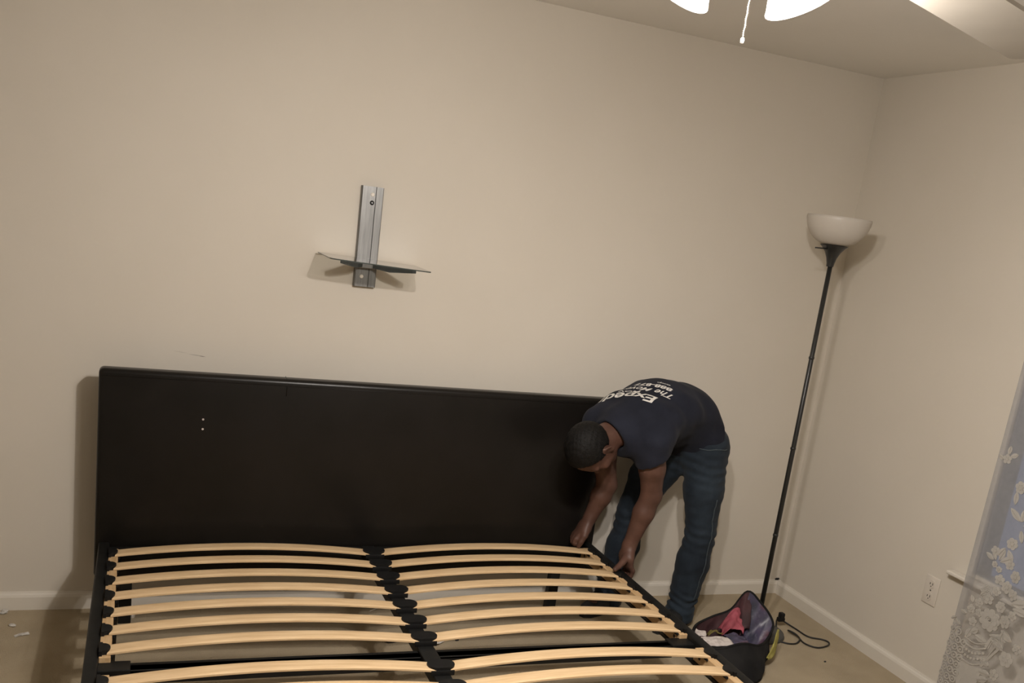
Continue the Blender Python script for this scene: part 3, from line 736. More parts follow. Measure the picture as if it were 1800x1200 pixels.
def loft(name, rings, mat, idx=None, parent=None, cap=False):
    V = [p for r in rings for p in r]; F = []; L = len(rings)
    for l in range(L - 1):
        for i in range(NN):
            if idx is not None and i not in idx: continue
            a = l * NN + i; b = l * NN + (i + 1) % NN; F.append((a, b, b + NN, a + NN))
    if cap: F.append(tuple((L - 1) * NN + i for i in range(NN)))
    used = sorted({i for f in F for i in f}); mp = {u: k for k, u in enumerate(used)}
    V = [V[u] for u in used]; F = [tuple(mp[i] for i in f) for f in F]
    o = mesh_obj(name, V, F, mat, parent, True)
    return o
outer = bag_wall(.004, .010, 10, .003)
shell = loft('bag_shell', outer, 'bagblack', None, bag, True)
inner = bag_wall(-.006, .002, 8, .012)
maro = set(range(0, 19)) | set(range(62, NN))
purp = set(range(19, 40))
dark = set(range(40, 62))
o = loft('purple_lining', inner, 'purple', purp, bag); o['label'] = 'shiny purple printed lining'
o = loft('maroon_lining', inner, 'maroon', maro, bag); o['label'] = 'dark maroon lining'
loft('black_lining', inner, 'bagblack', dark, bag)
bm = bmesh.new(); tube(bm, [(p + Vector((0, 0, .001))) for p in RR], .0055, 8, closed=True); obj('rim_binding', bm, 'bagblack', bag, smooth=True)
bm = bmesh.new(); vs = [bm.verts.new(p) for p in inner[-2]]; bm.faces.new(vs); obj('bag_floor', bm, 'bagblack', bag)
# pleat of dark lining that stands up at the back peak
def sheet(name, pts, nu, nv, mat, parent=None, amp=.006, seed=1, th=.0016):
    """bilinear patch of four corners (or a rows x cols control grid) with crumple"""
    G = [[Vector(p) for p in row] for row in pts]
    rr = random.Random(seed); ph = [rr.uniform(0, 6) for _ in range(6)]
    cols = [smooth_pts(row, nu) for row in G]
    n = len(cols[0]); V = []; rows = []
    for i in range(n):
        rows.append(smooth_pts([c[i] for c in cols], nv))
    mI = len(rows[0])
    for i in range(n):
        for j in range(mI):
            p = rows[i][j]; a = i / n * 6.3; b = j / mI * 6.3
            dz = amp * (math.sin(a * 1.7 + ph[0] + b) + .6 * math.sin(b * 2.6 + ph[1] - a * .8) + .4 * math.sin(a * 4.1 + b * 3.3 + ph[2]))
            V.append(p + Vector((dz * .35, -dz * .35, dz)))
    F = []
    for i in range(n - 1):
        for j in range(mI - 1):
            a = i * mI + j; F.append((a, a + 1, a + mI + 1, a + mI))
    o = mesh_obj(name, V, F, mat, parent, True)
    s = o.modifiers.new('thick', 'SOLIDIFY'); s.thickness = th; s.offset = 0
    return o
o = sheet('lining_fold', [[(-.600, -.510, .135), (-.583, -.520, .225), (-.560, -.535, .215)], [(-.605, -.545, .10), (-.590, -.545, .16), (-.560, -.555, .165)], [(-.615, -.585, .06), (-.600, -.580, .09), (-.570, -.585, .10)]], 6, 6, 'maroon', bag, .003, 4)
o['label'] = 'upright dark lining fold'
strap = sheet('strap_tag', [[(-.482, -.652, .122), (-.462, -.638, .112)], [(-.512, -.684, .092), (-.480, -.664, .070)], [(-.560, -.728, .062), (-.530, -.718, .034)], [(-.592, -.752, .052), (-.584, -.756, .042)]], 5, 5, 'yellow', bag, .002, 9, .003)
strap['label'] = 'yellow green flap outside'
pk = sheet('crumpled_cloth', [[(-.700, -.545, .085), (-.660, -.530, .125), (-.622, -.525, .165), (-.600, -.540, .150)], [(-.705, -.575, .090), (-.668, -.560, .125), (-.628, -.555, .140), (-.607, -.570, .125)], [(-.722, -.615, .088), (-.680, -.600, .104), (-.640, -.600, .108), (-.618, -.610, .085)]], 6, 7, 'pinkcloth', None, .005, 2, .003)
pk = origin_to(pk, (-.66, -.57, .085)); tag(pk, 'crumpled crimson pink cloth bunched in the open black bag', 'cloth')
ol = sheet('folded_rag', [[(-.772, -.575, .075), (-.748, -.565, .088), (-.722, -.570, .082)], [(-.780, -.600, .080), (-.750, -.595, .094), (-.715, -.600, .085)]], 5, 5, 'olive', None, .004, 6, .004)
ol = origin_to(ol, (-.75, -.585, .07)); tag(ol, 'small olive yellow rag beside the pink cloth in the bag', 'rag')
pp = sheet('paper_sheet', [[(-.868, -.672, .112), (-.800, -.672, .112), (-.742, -.672, .108)], [(-.866, -.700, .110), (-.800, -.702, .108), (-.735, -.705, .098)], [(-.862, -.728, .100), (-.800, -.728, .098), (-.742, -.726, .088)]], 6, 6, 'paper', None, .0018, 3, .001)
pp = origin_to(pp, (-.80, -.70, .09)); tag(pp, 'larger printed white paper sheet lying at the mouth of the bag', 'paper', 'paper sheets in the bag')
p2 = sheet('paper_sheet', [[(-.845, -.595, .112), (-.805, -.615, .106)], [(-.872, -.632, .108), (-.828, -.650, .100)]], 6, 6, 'paper', None, .002, 8, .001)
p2 = origin_to(p2, (-.84, -.62, .10)); tag(p2, 'smaller folded white paper at the bag corner nearest the bed rail', 'paper', 'paper sheets in the bag')
pv = sheet('plastic_pouch', [[(-.735, -.640, .104), (-.690, -.640, .106), (-.650, -.648, .096)], [(-.735, -.680, .098), (-.690, -.690, .102), (-.650, -.695, .088)], [(-.735, -.722, .086), (-.690, -.728, .090), (-.655, -.726, .078)]], 6, 6, 'purple', None, .004, 12, .002)
pv = origin_to(pv, (-.69, -.68, .08)); tag(pv, 'shiny bluish plastic pouch in the bag beside the white paper', 'pouch')

# ------------------------------------------------------------------ scraps on the carpet
def scrap(name, label, cat, c, size, mat, rot, kind='fold', group=None):
    bm = bmesh.new(); L, w = size
    if kind == 'fold':
        for k, (a, b) in enumerate(((-1, -.1), (.1, 1))):
            A = [(a * L / 2, -w / 2, .001 + .004 * k), (b * L / 2, -w / 2 * .9, .006 - .004 * k), (b * L / 2, w / 2, .005), (a * L / 2, w / 2 * .8, .0015 + .003 * k)]
            t = [bm.verts.new(p) for p in A]; u = [bm.verts.new((p[0], p[1], p[2] + .0012)) for p in A]
            bm.faces.new(t[::-1]); bm.faces.new(u)
            for i in range(4): bm.faces.new((t[i], t[(i + 1) % 4], u[(i + 1) % 4], u[i]))
        A = [(-.1 * L, -w * .45, .004), (.1 * L, -w * .45, .003), (.1 * L, w * .45, .005), (-.1 * L, w * .45, .004)]
        t = [bm.verts.new(p) for p in A]; u = [bm.verts.new((p[0], p[1], p[2] + .0012)) for p in A]
        bm.faces.new(t[::-1]); bm.faces.new(u)
        for i in range(4): bm.faces.new((t[i], t[(i + 1) % 4], u[(i + 1) % 4], u[i]))
        bmesh.ops.translate(bm, verts=bm.verts, vec=(0, 0, -.001))
    elif kind == 'cap':
        lathe(bm, [(0, 0), (L / 2, 0), (L / 2, w * .5), (L * .35, w * .8), (0, w)], (0, 0, 0), 16)
    elif kind == 'stick':
        tube(bm, [(-L / 2, 0, w / 2), (L / 2, 0, w / 2 + .001)], w / 2, 8)
    elif kind == 'crumple':
        r = random.Random(sum(map(ord, label)))
        bmesh.ops.create_icosphere(bm, subdivisions=2, radius=1)
        for v in bm.verts:
            k = r.uniform(.55, 1.15); v.co = Vector((v.co.x * L / 2 * k, v.co.y * w / 2 * k, max(0, (v.co.z * .5 + .5) * min(L, w) * .4 * k)))
    o = obj(name, bm, mat); o.location = c; o.rotation_euler = (0, 0, math.radians(rot)); return tag(o, label, cat, group)
scrap('wrapper_scrap', 'flat silvery wrapper scrap on the carpet, nearest the camera of three', 'scrap', (-3.364, -.225, 0), (.048, .017), 'wrapper', 22, group='wrapper scraps on the carpet')
scrap('wrapper_scrap', 'small crumpled wrapper scrap, middle of the three left of the bed', 'scrap', (-3.401, -.148, 0), (.032, .022), 'wrapper', -30, 'crumple', group='wrapper scraps on the carpet')
scrap('wrapper_scrap', 'crumpled wrapper scrap against the baseboard at the left edge', 'scrap', (-3.445, -.035, 0), (.045, .03), 'wrapper', 40, 'crumple', group='wrapper scraps on the carpet')
scrap('bottle_stopper', 'white plastic stopper on the carpet under the left slats', 'stopper', (-3.004, -.097, 0), (.022, .016), 'outlet', 0, 'cap')
scrap('thin_stick', 'thin white stick on the carpet under the slats near the middle', 'stick', (-2.062, -.085, 0), (.075, .004), 'outlet', 35, 'stick')
scrap('plastic_wrap', 'crumpled clear plastic wrap on the carpet beside the center bed rail', 'wrap', (-1.905, -.41, 0), (.085, .07), 'wrapper', 20, 'crumple')
scrap('dark_bit', 'small dark scrap on the carpet right of the plastic wrap', 'scrap', (-1.803, -.394, 0), (.03, .018), 'darkbit', 60, 'crumple', group='dark scraps on the carpet')
scrap('dark_bit', 'dark scrap on the carpet left of the center bed rail', 'scrap', (-2.066, -.387, 0), (.06, .035), 'darkbit', 10, 'crumple', group='dark scraps on the carpet')  # low black lump lying on the carpet under the slats
scrap('dark_bit', 'tiny dark speck on open carpet between the bag and right wall', 'scrap', (-.265, -.726, 0), (.018, .010), 'darkbit', 30, 'crumple', group='dark scraps on the carpet')

# ------------------------------------------------------------------ the person: smooth distance fields meshed as one surface
class Field:
    def __init__(s, lo, hi, h):
        s.lo = np.array(lo, float); s.h = h
        s.n = np.ceil((np.array(hi) - s.lo) / h).astype(int) + 1
        s.D = np.full(s.n, 1.0)
        s.ax = [s.lo[i] + h * np.arange(s.n[i]) for i in range(3)]
    def block(s, lo, hi):
        a = np.clip(np.floor((np.array(lo) - s.lo) / s.h).astype(int), 0, s.n - 1); b = np.clip(np.ceil((np.array(hi) - s.lo) / s.h).astype(int) + 1, 1, s.n)
        sl = tuple(slice(a[i], b[i]) for i in range(3))
        return sl, np.stack(np.meshgrid(*[s.ax[i][sl[i]] for i in range(3)], indexing='ij'), -1)
    def add(s, f, lo, hi, k=.02, sub=False):
        sl, P = s.block(lo, hi); d = f(P); D = s.D[sl]
        if sub:
            d = -d; hh = np.clip(.5 - .5 * (D - d) / k, 0, 1); s.D[sl] = D + (d - D) * hh + k * hh * (1 - hh); return
        hh = np.clip(.5 + .5 * (D - d) / k, 0, 1); s.D[sl] = D + (d - D) * hh - k * hh * (1 - hh)
    def cap(s, p0, p1, r0, r1, k=.02, sub=False):
        p0 = np.array(p0, float); p1 = np.array(p1, float); d = p1 - p0; L2 = max(d @ d, 1e-12)
        def f(P):
            t = np.clip(((P - p0) @ d) / L2, 0, 1)
            return np.linalg.norm(P - p0 - t[..., None] * d, axis=-1) - (r0 + (r1 - r0) * t)
        m_ = max(r0, r1) + k + .03
        s.add(f, np.minimum(p0, p1) - m_, np.maximum(p0, p1) + m_, k, sub)
    def chain(s, pts, rs, k=.02):
        for i in range(len(pts) - 1): s.cap(pts[i], pts[i + 1], rs[i], rs[i + 1], k)
    def ecap(s, p0, p1, right, a0, b0, a1, b1, k=.03):
        p0 = np.array(p0, float); p1 = np.array(p1, float); d = p1 - p0; L = np.linalg.norm(d); d = d / L
        r = np.array(right, float); r = r - d * (r @ d); r /= np.linalg.norm(r); n = np.cross(d, r)
        def f(P):
            q = P - p0; t = np.clip(q @ d, 0, L); u = q @ d - t; v = q @ r; w = q @ n; t = t / L
            a = a0 + (a1 - a0) * t; b = b0 + (b1 - b0) * t
            kk = np.sqrt((v / a) ** 2 + (w / b) ** 2 + (u / (.5 * (a + b))) ** 2)
            return (kk - 1) * np.minimum(a, b)
        m_ = max(a0, a1, b0, b1) + k + .03
        s.add(f, np.minimum(p0, p1) - m_, np.maximum(p0, p1) + m_, k)
    def ell(s, c, axes, rad, k=.01, sub=False):
        c = np.array(c, float); A = np.array([np.array(x, float) / np.linalg.norm(x) for x in axes]); rad = np.array(rad, float)
        def f(P):
            q = (P - c) @ A.T; kk = np.sqrt(((q / rad) ** 2).sum(-1)); return (kk - 1) * rad.min() 
        m_ = rad.max() + k + .02
        s.add(f, c - m_, c + m_, k, sub)
    def cut(s, p, n):
        """keep the side of the plane against n"""
        P = np.stack(np.meshgrid(*s.ax, indexing='ij'), -1); s.D = np.maximum(s.D, (P - np.array(p)) @ np.array(n))
    def displace(s, f):
        m_ = np.abs(s.D) < .04
        idx = np.nonzero(m_); P = np.stack([s.ax[i][idx[i]] for i in range(3)], -1); s.D[idx] += f(P)
    def mesh(s, iters=1):
        D = s.D; h = s.h; S = D < 0
        c = [S[i:D.shape[0] - 1 + i, j:D.shape[1] - 1 + j, k:D.shape[2] - 1 + k] for i in (0, 1) for j in (0, 1) for k in (0, 1)]
        cnt = sum(x.astype(np.int8) for x in c); act = (cnt > 0) & (cnt < 8)
        I = np.argwhere(act); N = len(I); idm = np.full(act.shape, -1, np.int64); idm[act] = np.arange(N)
        acc = np.zeros((N, 3)); num = np.zeros(N)
        off = [(i, j, k) for i in (0, 1) for j in (0, 1) for k in (0, 1)]
        vals = {o: D[I[:, 0] + o[0], I[:, 1] + o[1], I[:, 2] + o[2]] for o in off}
        for a in off:
            for ax in range(3):
                if a[ax] == 0:
                    b = list(a); b[ax] = 1; b = tuple(b); va, vb = vals[a], vals[b]
                    mm = (va < 0) != (vb < 0)
                    t = np.where(mm, va / np.where(mm, va - vb, 1), 0)
                    p = np.tile(np.array(a, float), (N, 1)); p[:, ax] = t
                    acc[mm] += p[mm]; num[mm] += 1
        V = s.lo + h * (I + acc / num[:, None])
        Fs = []
        for ax in range(3):
            sl0 = [slice(None)] * 3; sl1 = [slice(None)] * 3; sl0[ax] = slice(0, -1); sl1[ax] = slice(1, None)
            ch = S[tuple(sl0)] != S[tuple(sl1)]
            E = np.argwhere(ch); o1, o2 = (ax + 1) % 3, (ax + 2) % 3
            ok = (E[:, o1] > 0) & (E[:, o2] > 0) & (E[:, o1] < D.shape[o1] - 1) & (E[:, o2] < D.shape[o2] - 1); E = E[ok]
            def q(d1, d2):
                e = E.copy(); e[:, o1] -= d1; e[:, o2] -= d2; return idm[e[:, 0], e[:, 1], e[:, 2]]
            F = np.stack([q(1, 1), q(0, 1), q(0, 0), q(1, 0)], 1)
            ins = S[E[:, 0], E[:, 1], E[:, 2]]
            F[~ins] = F[~ins][:, ::-1]; Fs.append(F)
        F = np.concatenate(Fs); F = F[(F >= 0).all(1)]
        for _ in range(iters):
            sm = np.zeros_like(V); cn = np.zeros(N)
            for i in range(4):
                a, b = F[:, i], F[:, (i + 1) % 4]
                np.add.at(sm, a, V[b]); np.add.at(cn, a, 1); np.add.at(sm, b, V[a]); np.add.at(cn, b, 1)
            V = V + .5 * (sm / np.maximum(cn, 1)[:, None] - V)
        return V, F
def field_obj(name, fl, mat, parent, iters=1):
    V, F = fl.mesh(iters)
    off = np.array(ORG[parent.name]) if parent is not None else 0
    me = bpy.data.meshes.new(name); me.vertices.add(len(V)); me.vertices.foreach_set('co', (V - off).ravel())
    me.loops.add(F.size); me.loops.foreach_set('vertex_index', F.ravel().astype(np.int32))
    me.polygons.add(len(F)); me.polygons.foreach_set('loop_start', np.arange(0, F.size, 4, dtype=np.int32))
    me.polygons.foreach_set('use_smooth', np.ones(len(F), bool))
    me.update(calc_edges=True); me.validate()
    me.materials.append(M[mat]); o = bpy.data.objects.new(name, me); COL.objects.link(o); finish(o, parent)
    if parent is not None: ORG[o.name] = tuple(off)
    return o, V, F
A3 = lambda *p: np.array(p, float)
man = thing('person', 'person in navy shirt and jeans bending over to grip the bed rail', 'person', (-.86, -.25, 0))
rv = A3(-.45, .89, 0)                                # his right
fv = A3(-.89, -.45, 0)                               # facing
prv = A3(-.5, .86, 0)
P_ = A3(-.80, -.215, .845); S1 = A3(-.885, -.25, .945); S2 = A3(-1.02, -.31, .968); S3 = A3(-1.135, -.365, .935); NB = A3(-1.225, -.405, .895)
LS = A3(-1.150, -.520, .880); RS = A3(-1.262, -.280, .880)
LE = A3(-1.098, -.490, .650); LWr = A3(-1.142, -.462, .425)
RE = A3(-1.180, -.262, .620); RWr = A3(-1.222, -.240, .468)
LH = A3(-.755, -.300, .81); LK = A3(-.722, -.318, .42); LA = A3(-.735, -.300, .085)
RH = A3(-.855, -.130, .81); RK = A3(-.965, -.128, .43); RA = A3(-1.00, -.115, .085)
HC = A3(-1.372, -.452, .822)
hu = A3(-.90, -.36, -.20); hu /= np.linalg.norm(hu)            # crown direction
hf = A3(-.16, -.10, -1.0); hf -= hu * (hf @ hu); hf /= np.linalg.norm(hf)   # face direction
hr = np.cross(hf, hu)                                            # his right side of the head
body = Field((-1.56, -.64, .02), (-.60, -.02, 1.12), .0045)
# trunk
body.ecap(P_, S1, prv, .150, .100, .138, .090); body.ecap(S1, S2, rv, .138, .090, .150, .095); body.ecap(S2, S3, rv, .150, .095, .155, .090); body.ecap(S3, NB, rv, .150, .085, .075, .055)
body.cap(NB, HC - hu * .03 + hf * -.025, .056, .052, .03)
for s_, e_, w_, sh_ in ((LS, LE, LWr, -1), (RS, RE, RWr, 1)):
    body.cap(S3 + rv * sh_ * .10, s_, .062, .060, .04)
    mid = (s_ + e_) / 2; body.chain([s_, mid, e_], [.056, .050, .041], .02)
    fm = e_ * .65 + w_ * .35; body.chain([e_, fm, w_], [.041, .042, .027], .015)
for h_, k_, a_ in ((LH, LK, LA), (RH, RK, RA)):
    body.chain([h_, k_, k_ * .62 + a_ * .38, a_], [.080, .052, .050, .036], .02)
    fd = A3(-.86, -.5, 0) if h_ is LH else A3(-.86, -.5, 0); fd /= np.linalg.norm(fd)
    body.chain([a_ - A3(0, 0, .035) - fd * .03, a_ - A3(0, 0, .045) + fd * .13], [.032, .028], .02)
# head: cranium, jaw, brow, nose, lips, ears
body.ell(HC + hu * .025 - hf * .012, (hr, hu, hf), (.075, .088, .094), .01)
body.ell(HC - hu * .045 + hf * .022, (hr, hu, hf), (.060, .070, .066), .03)
body.ell(HC - hu * .095 + hf * .056, (hr, hu, hf), (.030, .022, .024), .025)
body.ell(HC + hu * .020 + hf * .070, (hr, hu, hf), (.052, .014, .014), .015)
body.cap(HC + hu * .005 + hf * .082, HC - hu * .030 + hf * .100, .008, .013, .010)
for q in (1, -1):
    body.ell(HC - hu * .034 + hf * .086 + hr * q * .012, (hr, hu, hf), (.009, .008, .009), .008)
    body.ell(HC + hu * .003 + hf * .082 + hr * q * .030, (hr, hu, hf), (.015, .010, .012), .006, sub=True)
    body.ell(HC - hu * .025 + hf * .058 + hr * q * .040, (hr, hu, hf), (.022, .024, .022), .02)
body.ell(HC - hu * .060 + hf * .082, (hr, hu, hf), (.022, .006, .010), .006); body.ell(HC - hu * .071 + hf * .080, (hr, hu, hf), (.019, .006, .010), .006)
for q in (1, -1):
    ec = HC - hu * .012 - hf * .010 + hr * q * .076
    er = hr * q * .5 - hf * .85; er /= np.linalg.norm(er); en = np.cross(er, hu)
    body.ell(ec, (er, hu, en), (.017, .030, .006), .006); body.ell(ec - hu * .024 + hf * .004, (er, hu, en), (.009, .011, .006), .006)
    body.ell(ec + hr * q * .008 + hf * .002, (er, hu, en), (.008, .016, .006), .004, sub=True)
# hands
def hand(wr, palm_c, fdir, side, thumb_pts, knuck, curl, k=.004):
    """palm slab from the wrist, four fingers along the rail (side = spacing axis)"""
    side = A3(*side); side /= np.linalg.norm(side)
    body.ecap(wr, palm_c, side, .030, .026, .046, .024, .015)
    kn = A3(*knuck)
    body.ecap(palm_c, kn, side, .046, .024, .042, .016, .012)
    for i, (o_, ln) in enumerate(zip((-.033, -.0115, .010, .0305), (.92, 1.05, 1.0, .80))):
        pts = [kn + side * o_] + [kn + side * (o_ * (1 - .08 * j)) + A3(*c) * ln for j, c in enumerate(curl)]
        body.chain(pts, [.0112, .0104, .0095, .0084][:len(pts)], k)
    body.chain([A3(*p) for p in thumb_pts], [.0165, .0135, .0115, .0100][:len(thumb_pts)], .006)
# left hand: palm over the outside of the rail, fingers hooked under its lip, thumb over the inner edge
hand(LWr, A3(-1.150, -.470, .378), None, (.05, 1, 0), [(-1.163, -.492, .388), (-1.190, -.514, .374), (-1.214, -.530, .362), (-1.234, -.542, .3555)], (-1.145, -.475, .352),
     [(.014, 0, -.022), (.010, 0, -.046), (-.009, 0, -.066)])
# right hand: pinching the rail end beside the headboard
hand(RWr, A3(-1.240, -.232, .420), None, (.25, .97, .0), [(-1.236, -.262, .424), (-1.256, -.280, .398), (-1.268, -.280, .372), (-1.272, -.274, .352)], (-1.262, -.230, .392),
     [(-.014, .002, -.016), (-.020, .002, -.034), (-.012, .002, -.046)])
body.displace(lambda P: .0007 * np.sin(P[:, 0] * 90) * np.sin(P[:, 1] * 80 + 1) * np.sin(P[:, 2] * 85))
bo, BVt, BF = field_obj('body', body, 'skin', man, 1)

# eyes and brows
for q in (1, -1):
    c = HC + hu * .003 + hf * .0715 + hr * q * .030
    bm = bmesh.new(); bmesh.ops.create_uvsphere(bm, u_segments=14, v_segments=10, radius=.0105, matrix=Matrix.Translation(Vector(c))); ey = obj('eye', bm, 'eye', man, smooth=True)
    bm = bmesh.new(); bmesh.ops.create_uvsphere(bm, u_segments=12, v_segments=8, radius=.0052, matrix=Matrix.Translation(Vector(c + hf * .0078))); obj('iris', bm, 'slot', ey, smooth=True)
    bm = bmesh.new(); tube(bm, [Vector(HC + hu * (.022 + .004 * math.sin(t * 3.1)) + hf * (.082 - .010 * t) + hr * q * (.012 + .034 * t)) for t in (0, .33, .66, 1)], [.003, .004, .0035, .0015], 6); obj('eyebrow', bm, 'hair', man, smooth=True)

# hair: a shell over the cranium, trimmed at the hairline
hair = Field(HC - .16, HC + .16, .0045)
hair.ell(HC + hu * .027 - hf * .014, (hr, hu, hf), (.0815, .0945, .1005), .01)
Pg = np.stack(np.meshgrid(*hair.ax, indexing='ij'), -1) - HC
u_, f_, s_ = Pg @ hu, Pg @ hf, np.abs(Pg @ hr)
front = f_ - (.030 + .45 * (u_ - .045))                   # hairline on forehead
low = -(u_ + .030 + .50 * f_ * (f_ < 0) * 0) + np.where(f_ > -.005, .065 * np.clip((f_ + .005) / .04, 0, 1), 0) - np.where(f_ < -.03, .022, 0)
hair.D = np.maximum(hair.D, np.maximum(front * .8, low))
for q in (1, -1):
    hair.ell(HC - hu * .014 - hf * .012 + hr * q * .082, (hr, hu, hf), (.022, .034, .020), .006, sub=True)
hair.displace(lambda P: .0016 * np.sin(P[:, 0] * 300 + P[:, 2] * 160) * np.sin(P[:, 1] * 280 + P[:, 2] * 90))
ho, _, _ = field_obj('hair', hair, 'hair', man, 1)
ho['label'] = 'short dark hair'

# shirt
def fold(P, f1, f2, a, ph):
    return a * np.sin(P @ np.array(f1) + ph + 1.3 * np.sin(P @ np.array(f2)))
sht = Field((-1.42, -.68, .70), (-.60, -.06, 1.13), .0055)
tv = A3(.72, .30, -.62); tv /= np.linalg.norm(tv)
sht.ecap(P_ + tv * .06, P_, prv, .168, .118, .170, .122, .03)
sht.ecap(P_, S1, prv, .170, .122, .160, .108, .03); sht.ecap(S1, S2, rv, .160, .108, .168, .108); sht.ecap(S2, S3, rv, .168, .108, .165, .100); sht.ecap(S3, NB, rv, .160, .096, .085, .062)
# belly cloth hanging below
sht.ecap(S1 + A3(0, 0, -.05), S3 + A3(0, 0, -.058), rv, .12, .085, .13, .082, .04)
sht.ecap(S3 + A3(0, 0, -.058), NB + A3(.02, 0, -.055), rv, .13, .075, .10, .052, .04)
nd = NB - S3; nd /= np.linalg.norm(nd)
sht.chain([LS + A3(.005, 0, 0), NB + nd * .015 + A3(0, 0, .004), RS], [.070, .068, .070], .04)
sht.cap(NB - nd * .02, NB + nd * .085, .078, .068, .03)
Pg = np.stack(np.meshgrid(*sht.ax, indexing='ij'), -1)
# waist hem and neck opening
th = A3(.80, .25, .12); th /= np.linalg.norm(th)
sht.D = np.maximum(sht.D, (Pg - (P_ + A3(.078, -.14, -.02))) @ th)
nd2 = nd + A3(-.10, .10, -.20); nd2 /= np.linalg.norm(nd2)
sht.D = np.maximum(sht.D, (Pg - (NB + nd * .070)) @ nd2)
sht.cap(NB + nd * .045, NB + nd * .15, .060, .064, .004, sub=True)
# sleeves with a flat hem and a hollow end
for s_, e_, sg in ((LS, LE, -1), (RS, RE, 1)):
    d = (e_ - s_) / np.linalg.norm(e_ - s_); q0 = S3 + rv * sg * .10; q1 = s_ + d * .15
    d2 = d + (A3(.93, -.34, .13) * .42 if sg < 0 else 0); d2 /= np.linalg.norm(d2)
    def f(P, q0=q0, s_=s_, q1=q1, d=d, d2=d2):
        def cp(a, b, r0, r1):
            v = b - a; t = np.clip(((P - a) @ v) / (v @ v), 0, 1); return np.linalg.norm(P - a - t[..., None] * v, axis=-1) - (r0 + (r1 - r0) * t)
        k = np.minimum(cp(q0, s_, .082, .074), cp(s_, q1, .074, .069))
        return np.maximum(k, (P - (s_ + d * (.086 if sg < 0 else .085))) @ d2)
    sht.add(f, np.minimum(np.minimum(q0, s_), q1) - .13, np.maximum(np.maximum(q0, s_), q1) + .13, .022)
    sht.cap(s_ + d * .085, e_, .0575, .056, .004, sub=True)
sht.displace(lambda P: fold(P, (26, 44, 22), (13, -17, 25), .0016, .3) + fold(P, (60, -16, 50), (30, 25, -18), .0008, 2) + fold(P, (20, 30, 85), (12, 40, 10), .0016, 1) * np.clip((.93 - P[:, 2]) * 6, 0, 1.6))
so, SVt, SF = field_obj('shirt', sht, 'navy', man, 2); so['label'] = 'navy short sleeved shirt with white printing on the back'

# jeans
jn = Field((-1.16, -.46, .02), (-.58, -.0285, .98), .0055)
jn.ecap(P_ + A3(-.04, -.02, .04), P_ + A3(.015, .005, -.03), prv, .158, .108, .165, .118, .03)
jn.ell(P_ + A3(.040, -.055, -.055), (prv, -fv, A3(0, 0, 1)), (.085, .095, .105), .05); jn.ell(P_ + A3(-.02, .055, -.055), (prv, -fv, A3(0, 0, 1)), (.075, .085, .100), .05)
def leg(h_, k_, a_, wk):
    c_ = k_ * .62 + a_ * .38; th = h_ * .5 + k_ * .5
    jn.chain([h_, th, k_ + A3(0, 0, .03), k_ - A3(0, 0, .03), c_, a_ + A3(0, 0, .050)], [.093, .084, .064, .062, .071, .064], .02)
    jn.cap(a_ + A3(0, 0, .040), a_ + A3(0, 0, .0), .047, .047, .006)
    jn.ecap(a_ + A3(-.008, -.005, -.022), a_ + A3(-.014, -.008, -.050), (1, 0, 0), .064, .064, .068, .062, .006)
leg(LH, LK, LA, 1); leg(RH, RK, RA, 1)
jn.cap((-.812, -.205, .745), (-.905, -.155, .565), .060, .050, .03)
# wallet bulge on the back pocket
jn.ell(P_ + A3(.120, -.058, -.092), (A3(.9, -.1, .1), A3(.1, .9, 0), A3(0, 0, 1)), (.030, .048, .056), .02)
# trim at the waist where the shirt covers it
def jw(P):
    z = P[:, 2]
    knee = np.exp(-((z - .42) / .07) ** 2); crotch = np.exp(-((z - .72) / .09) ** 2); cuff = np.exp(-((z - .11) / .05) ** 2)
    d = knee * (.0034 * np.sin(z * 150 + 9 * P[:, 0] + 2 * np.sin(P[:, 1] * 30)))
    d += crotch * (.0030 * np.sin(z * 160 + 24 * P[:, 0] + 12 * P[:, 1] + 1.5 * np.sin(P[:, 0] * 30)))
    d += cuff * (.0055 * np.sin(z * 190 + 14 * P[:, 0] - 20 * P[:, 1] + 1.6 * np.sin(P[:, 0] * 40)))
    d += .0012 * np.sin(z * 46 + P[:, 0] * 60 + P[:, 1] * 30) + .0012 * np.sin(z * 118 - P[:, 0] * 70)
    return d
jn.displace(lambda P: .8 * jw(P))
jo, JV, JF = field_obj('jeans', jn, 'denim', man, 1); jo['label'] = 'dark blue jeans bunched at the ankles'
jbv = BVHTree.FromPolygons([Vector(v) for v in JV], [tuple(f) for f in JF])
def on_jeans(p, lift=.0015):
    h_ = jbv.find_nearest(Vector(p)); return h_[0] + h_[1] * lift
seam = []
for k in range(30):
    t = k / 29; z = .60 - .48 * t
    ctr = LH + (LK - LH) * np.clip((.81 - z) / .39, 0, 1) if z > .42 else LK + (LA - LK) * (.42 - z) / .335
    seam.append(on_jeans(ctr + A3(.018, -.11, 0)))
bm = bmesh.new(); tube(bm, seam, .0022, 5); o = obj('outseam', bm, 'denimthread', jo, smooth=True); o['label'] = 'pale side seam'
pk_ = [on_jeans(P_ + A3(.075 - .165 * t, -.13 - .055 * t, -.032 + .008 * (1 - t) ** 1.5)) for t in [i / 12 for i in range(13)]]
bm = bmesh.new(); tube(bm, pk_, .0024, 5); o = obj('pocket_edge', bm, 'denimthread', jo, smooth=True); o['label'] = 'pale pocket edge'
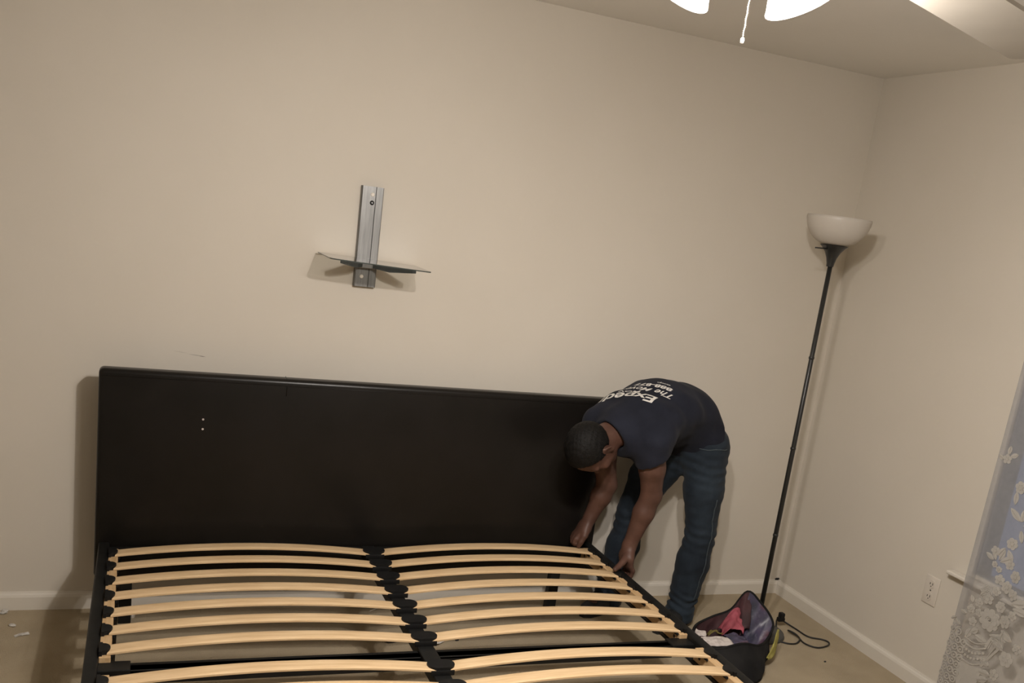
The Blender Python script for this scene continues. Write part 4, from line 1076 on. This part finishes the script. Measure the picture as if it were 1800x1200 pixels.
# shoes
for a_, nm in ((LA, 0), (RA, 1)):
    fd = A3(-.86, -.5, 0) / np.linalg.norm([.86, .5]); sd = np.cross(fd, A3(0, 0, 1))
    sf = Field(a_ - A3(.33, .25, .10), a_ + A3(.14, .14, .08), .005)
    heel = a_ - fd * .045; 
    sf.ecap(A3(*(heel[:2]), .040), A3(*((a_ + fd * .08)[:2]), .040), sd, .036, .038, .042, .034, .02)
    sf.ecap(A3(*((a_ + fd * .08)[:2]), .036), A3(*((a_ + fd * .165)[:2]), .032), sd, .044, .034, .036, .024, .02)
    sf.cap(a_ + A3(0, 0, -.02), a_ + A3(0, 0, .015), .042, .040, .02)
    sf.cut((0, 0, .012), (0, 0, -1))
    sho, _, _ = field_obj('shoe', sf, 'shoe', man, 1)
    bm = bmesh.new()
    oline = [(-.085, .0), (-.075, .026), (-.03, .037), (.05, .043), (.12, .044), (.175, .034), (.205, .012), (.205, -.012), (.175, -.034), (.12, -.044), (.05, -.043), (-.03, -.037), (-.075, -.026)]
    pts = [((a_ + fd * x + sd * y)[0], (a_ + fd * x + sd * y)[1]) for x, y in oline]
    prism(bm, pts, 0, .016); obj('sole', bm, 'shoe', sho)
    if nm:
        bm = bmesh.new(); bmesh.ops.create_uvsphere(bm, u_segments=14, v_segments=8, radius=1, matrix=Matrix.Translation(Vector(A3(*((a_ - fd * .070)[:2]), .045))) @ Matrix.Diagonal((.018, .024, .028, 1))); o = obj('heel_tab', bm, 'shoered', sho, smooth=True); o['label'] = 'dull red heel tab'
# white printing on the back of the shirt, laid on the cloth surface
sbv = BVHTree.FromPolygons([Vector(v) for v in SVt], [tuple(f) for f in SF])
up_ = A3(-.80, -.40, -.42); up_ /= np.linalg.norm(up_); rd = rv.copy(); rd[2] = 0; rd /= np.linalg.norm(rd)
nrm_ = np.cross(rd, up_); nrm_ = nrm_ if nrm_[2] > 0 else -nrm_; nrm_ /= np.linalg.norm(nrm_)
TB = A3(-1.098, -.437, 1.005)
def print_text(name, s, size, u, v, shear=0.0, sx=1.0, bold=.0, rot=0.20):
    cu = bpy.data.curves.new('t', 'FONT'); cu.body = s; cu.size = size; cu.shear = shear; cu.offset = bold; cu.resolution_u = 3
    to = bpy.data.objects.new('t', cu); COL.objects.link(to)
    dg = bpy.context.evaluated_depsgraph_get(); me = bpy.data.meshes.new_from_object(to.evaluated_get(dg))
    bpy.data.objects.remove(to)
    bm = bmesh.new(); bm.from_mesh(me); bmesh.ops.triangulate(bm, faces=bm.faces)
    for _ in range(2):
        es = [e for e in bm.edges if e.calc_length() > .008]
        if es: bmesh.ops.subdivide_edges(bm, edges=es, cuts=1); bmesh.ops.triangulate(bm, faces=bm.faces)
    V = []; c_, s__ = math.cos(rot), math.sin(rot); keep = []
    for vx in bm.verts:
        x, y = vx.co.x * sx, vx.co.y
        x, y = x + u, y + v; x, y = x * c_ - y * s__, x * s__ + y * c_
        q = TB + rd * x + up_ * y
        h_ = sbv.ray_cast(Vector(q + nrm_ * .4), Vector(-nrm_))
        if h_[0] is None: h_ = sbv.find_nearest(Vector(q))
        vx.co = h_[0] + h_[1] * .0012
    return obj(name, bm, 'white_ink', so)
print_text('shirt_print', 'Expedit', .060, 0, 0, .12, 1.55, .0013)
print_text('shirt_print', 'MOV', .020, .085, -.020, 0, 2.2, .0004)
print_text('shirt_print', 'The Movers', .040, -.045, -.055, .4, 1.25, .0004)
print_text('shirt_print', '888-877', .032, -.020, -.090, 0, 1.5, .0010)
print_text('shirt_print', 'exp', .018, .0, -.116, 0, 2.2, .0003)
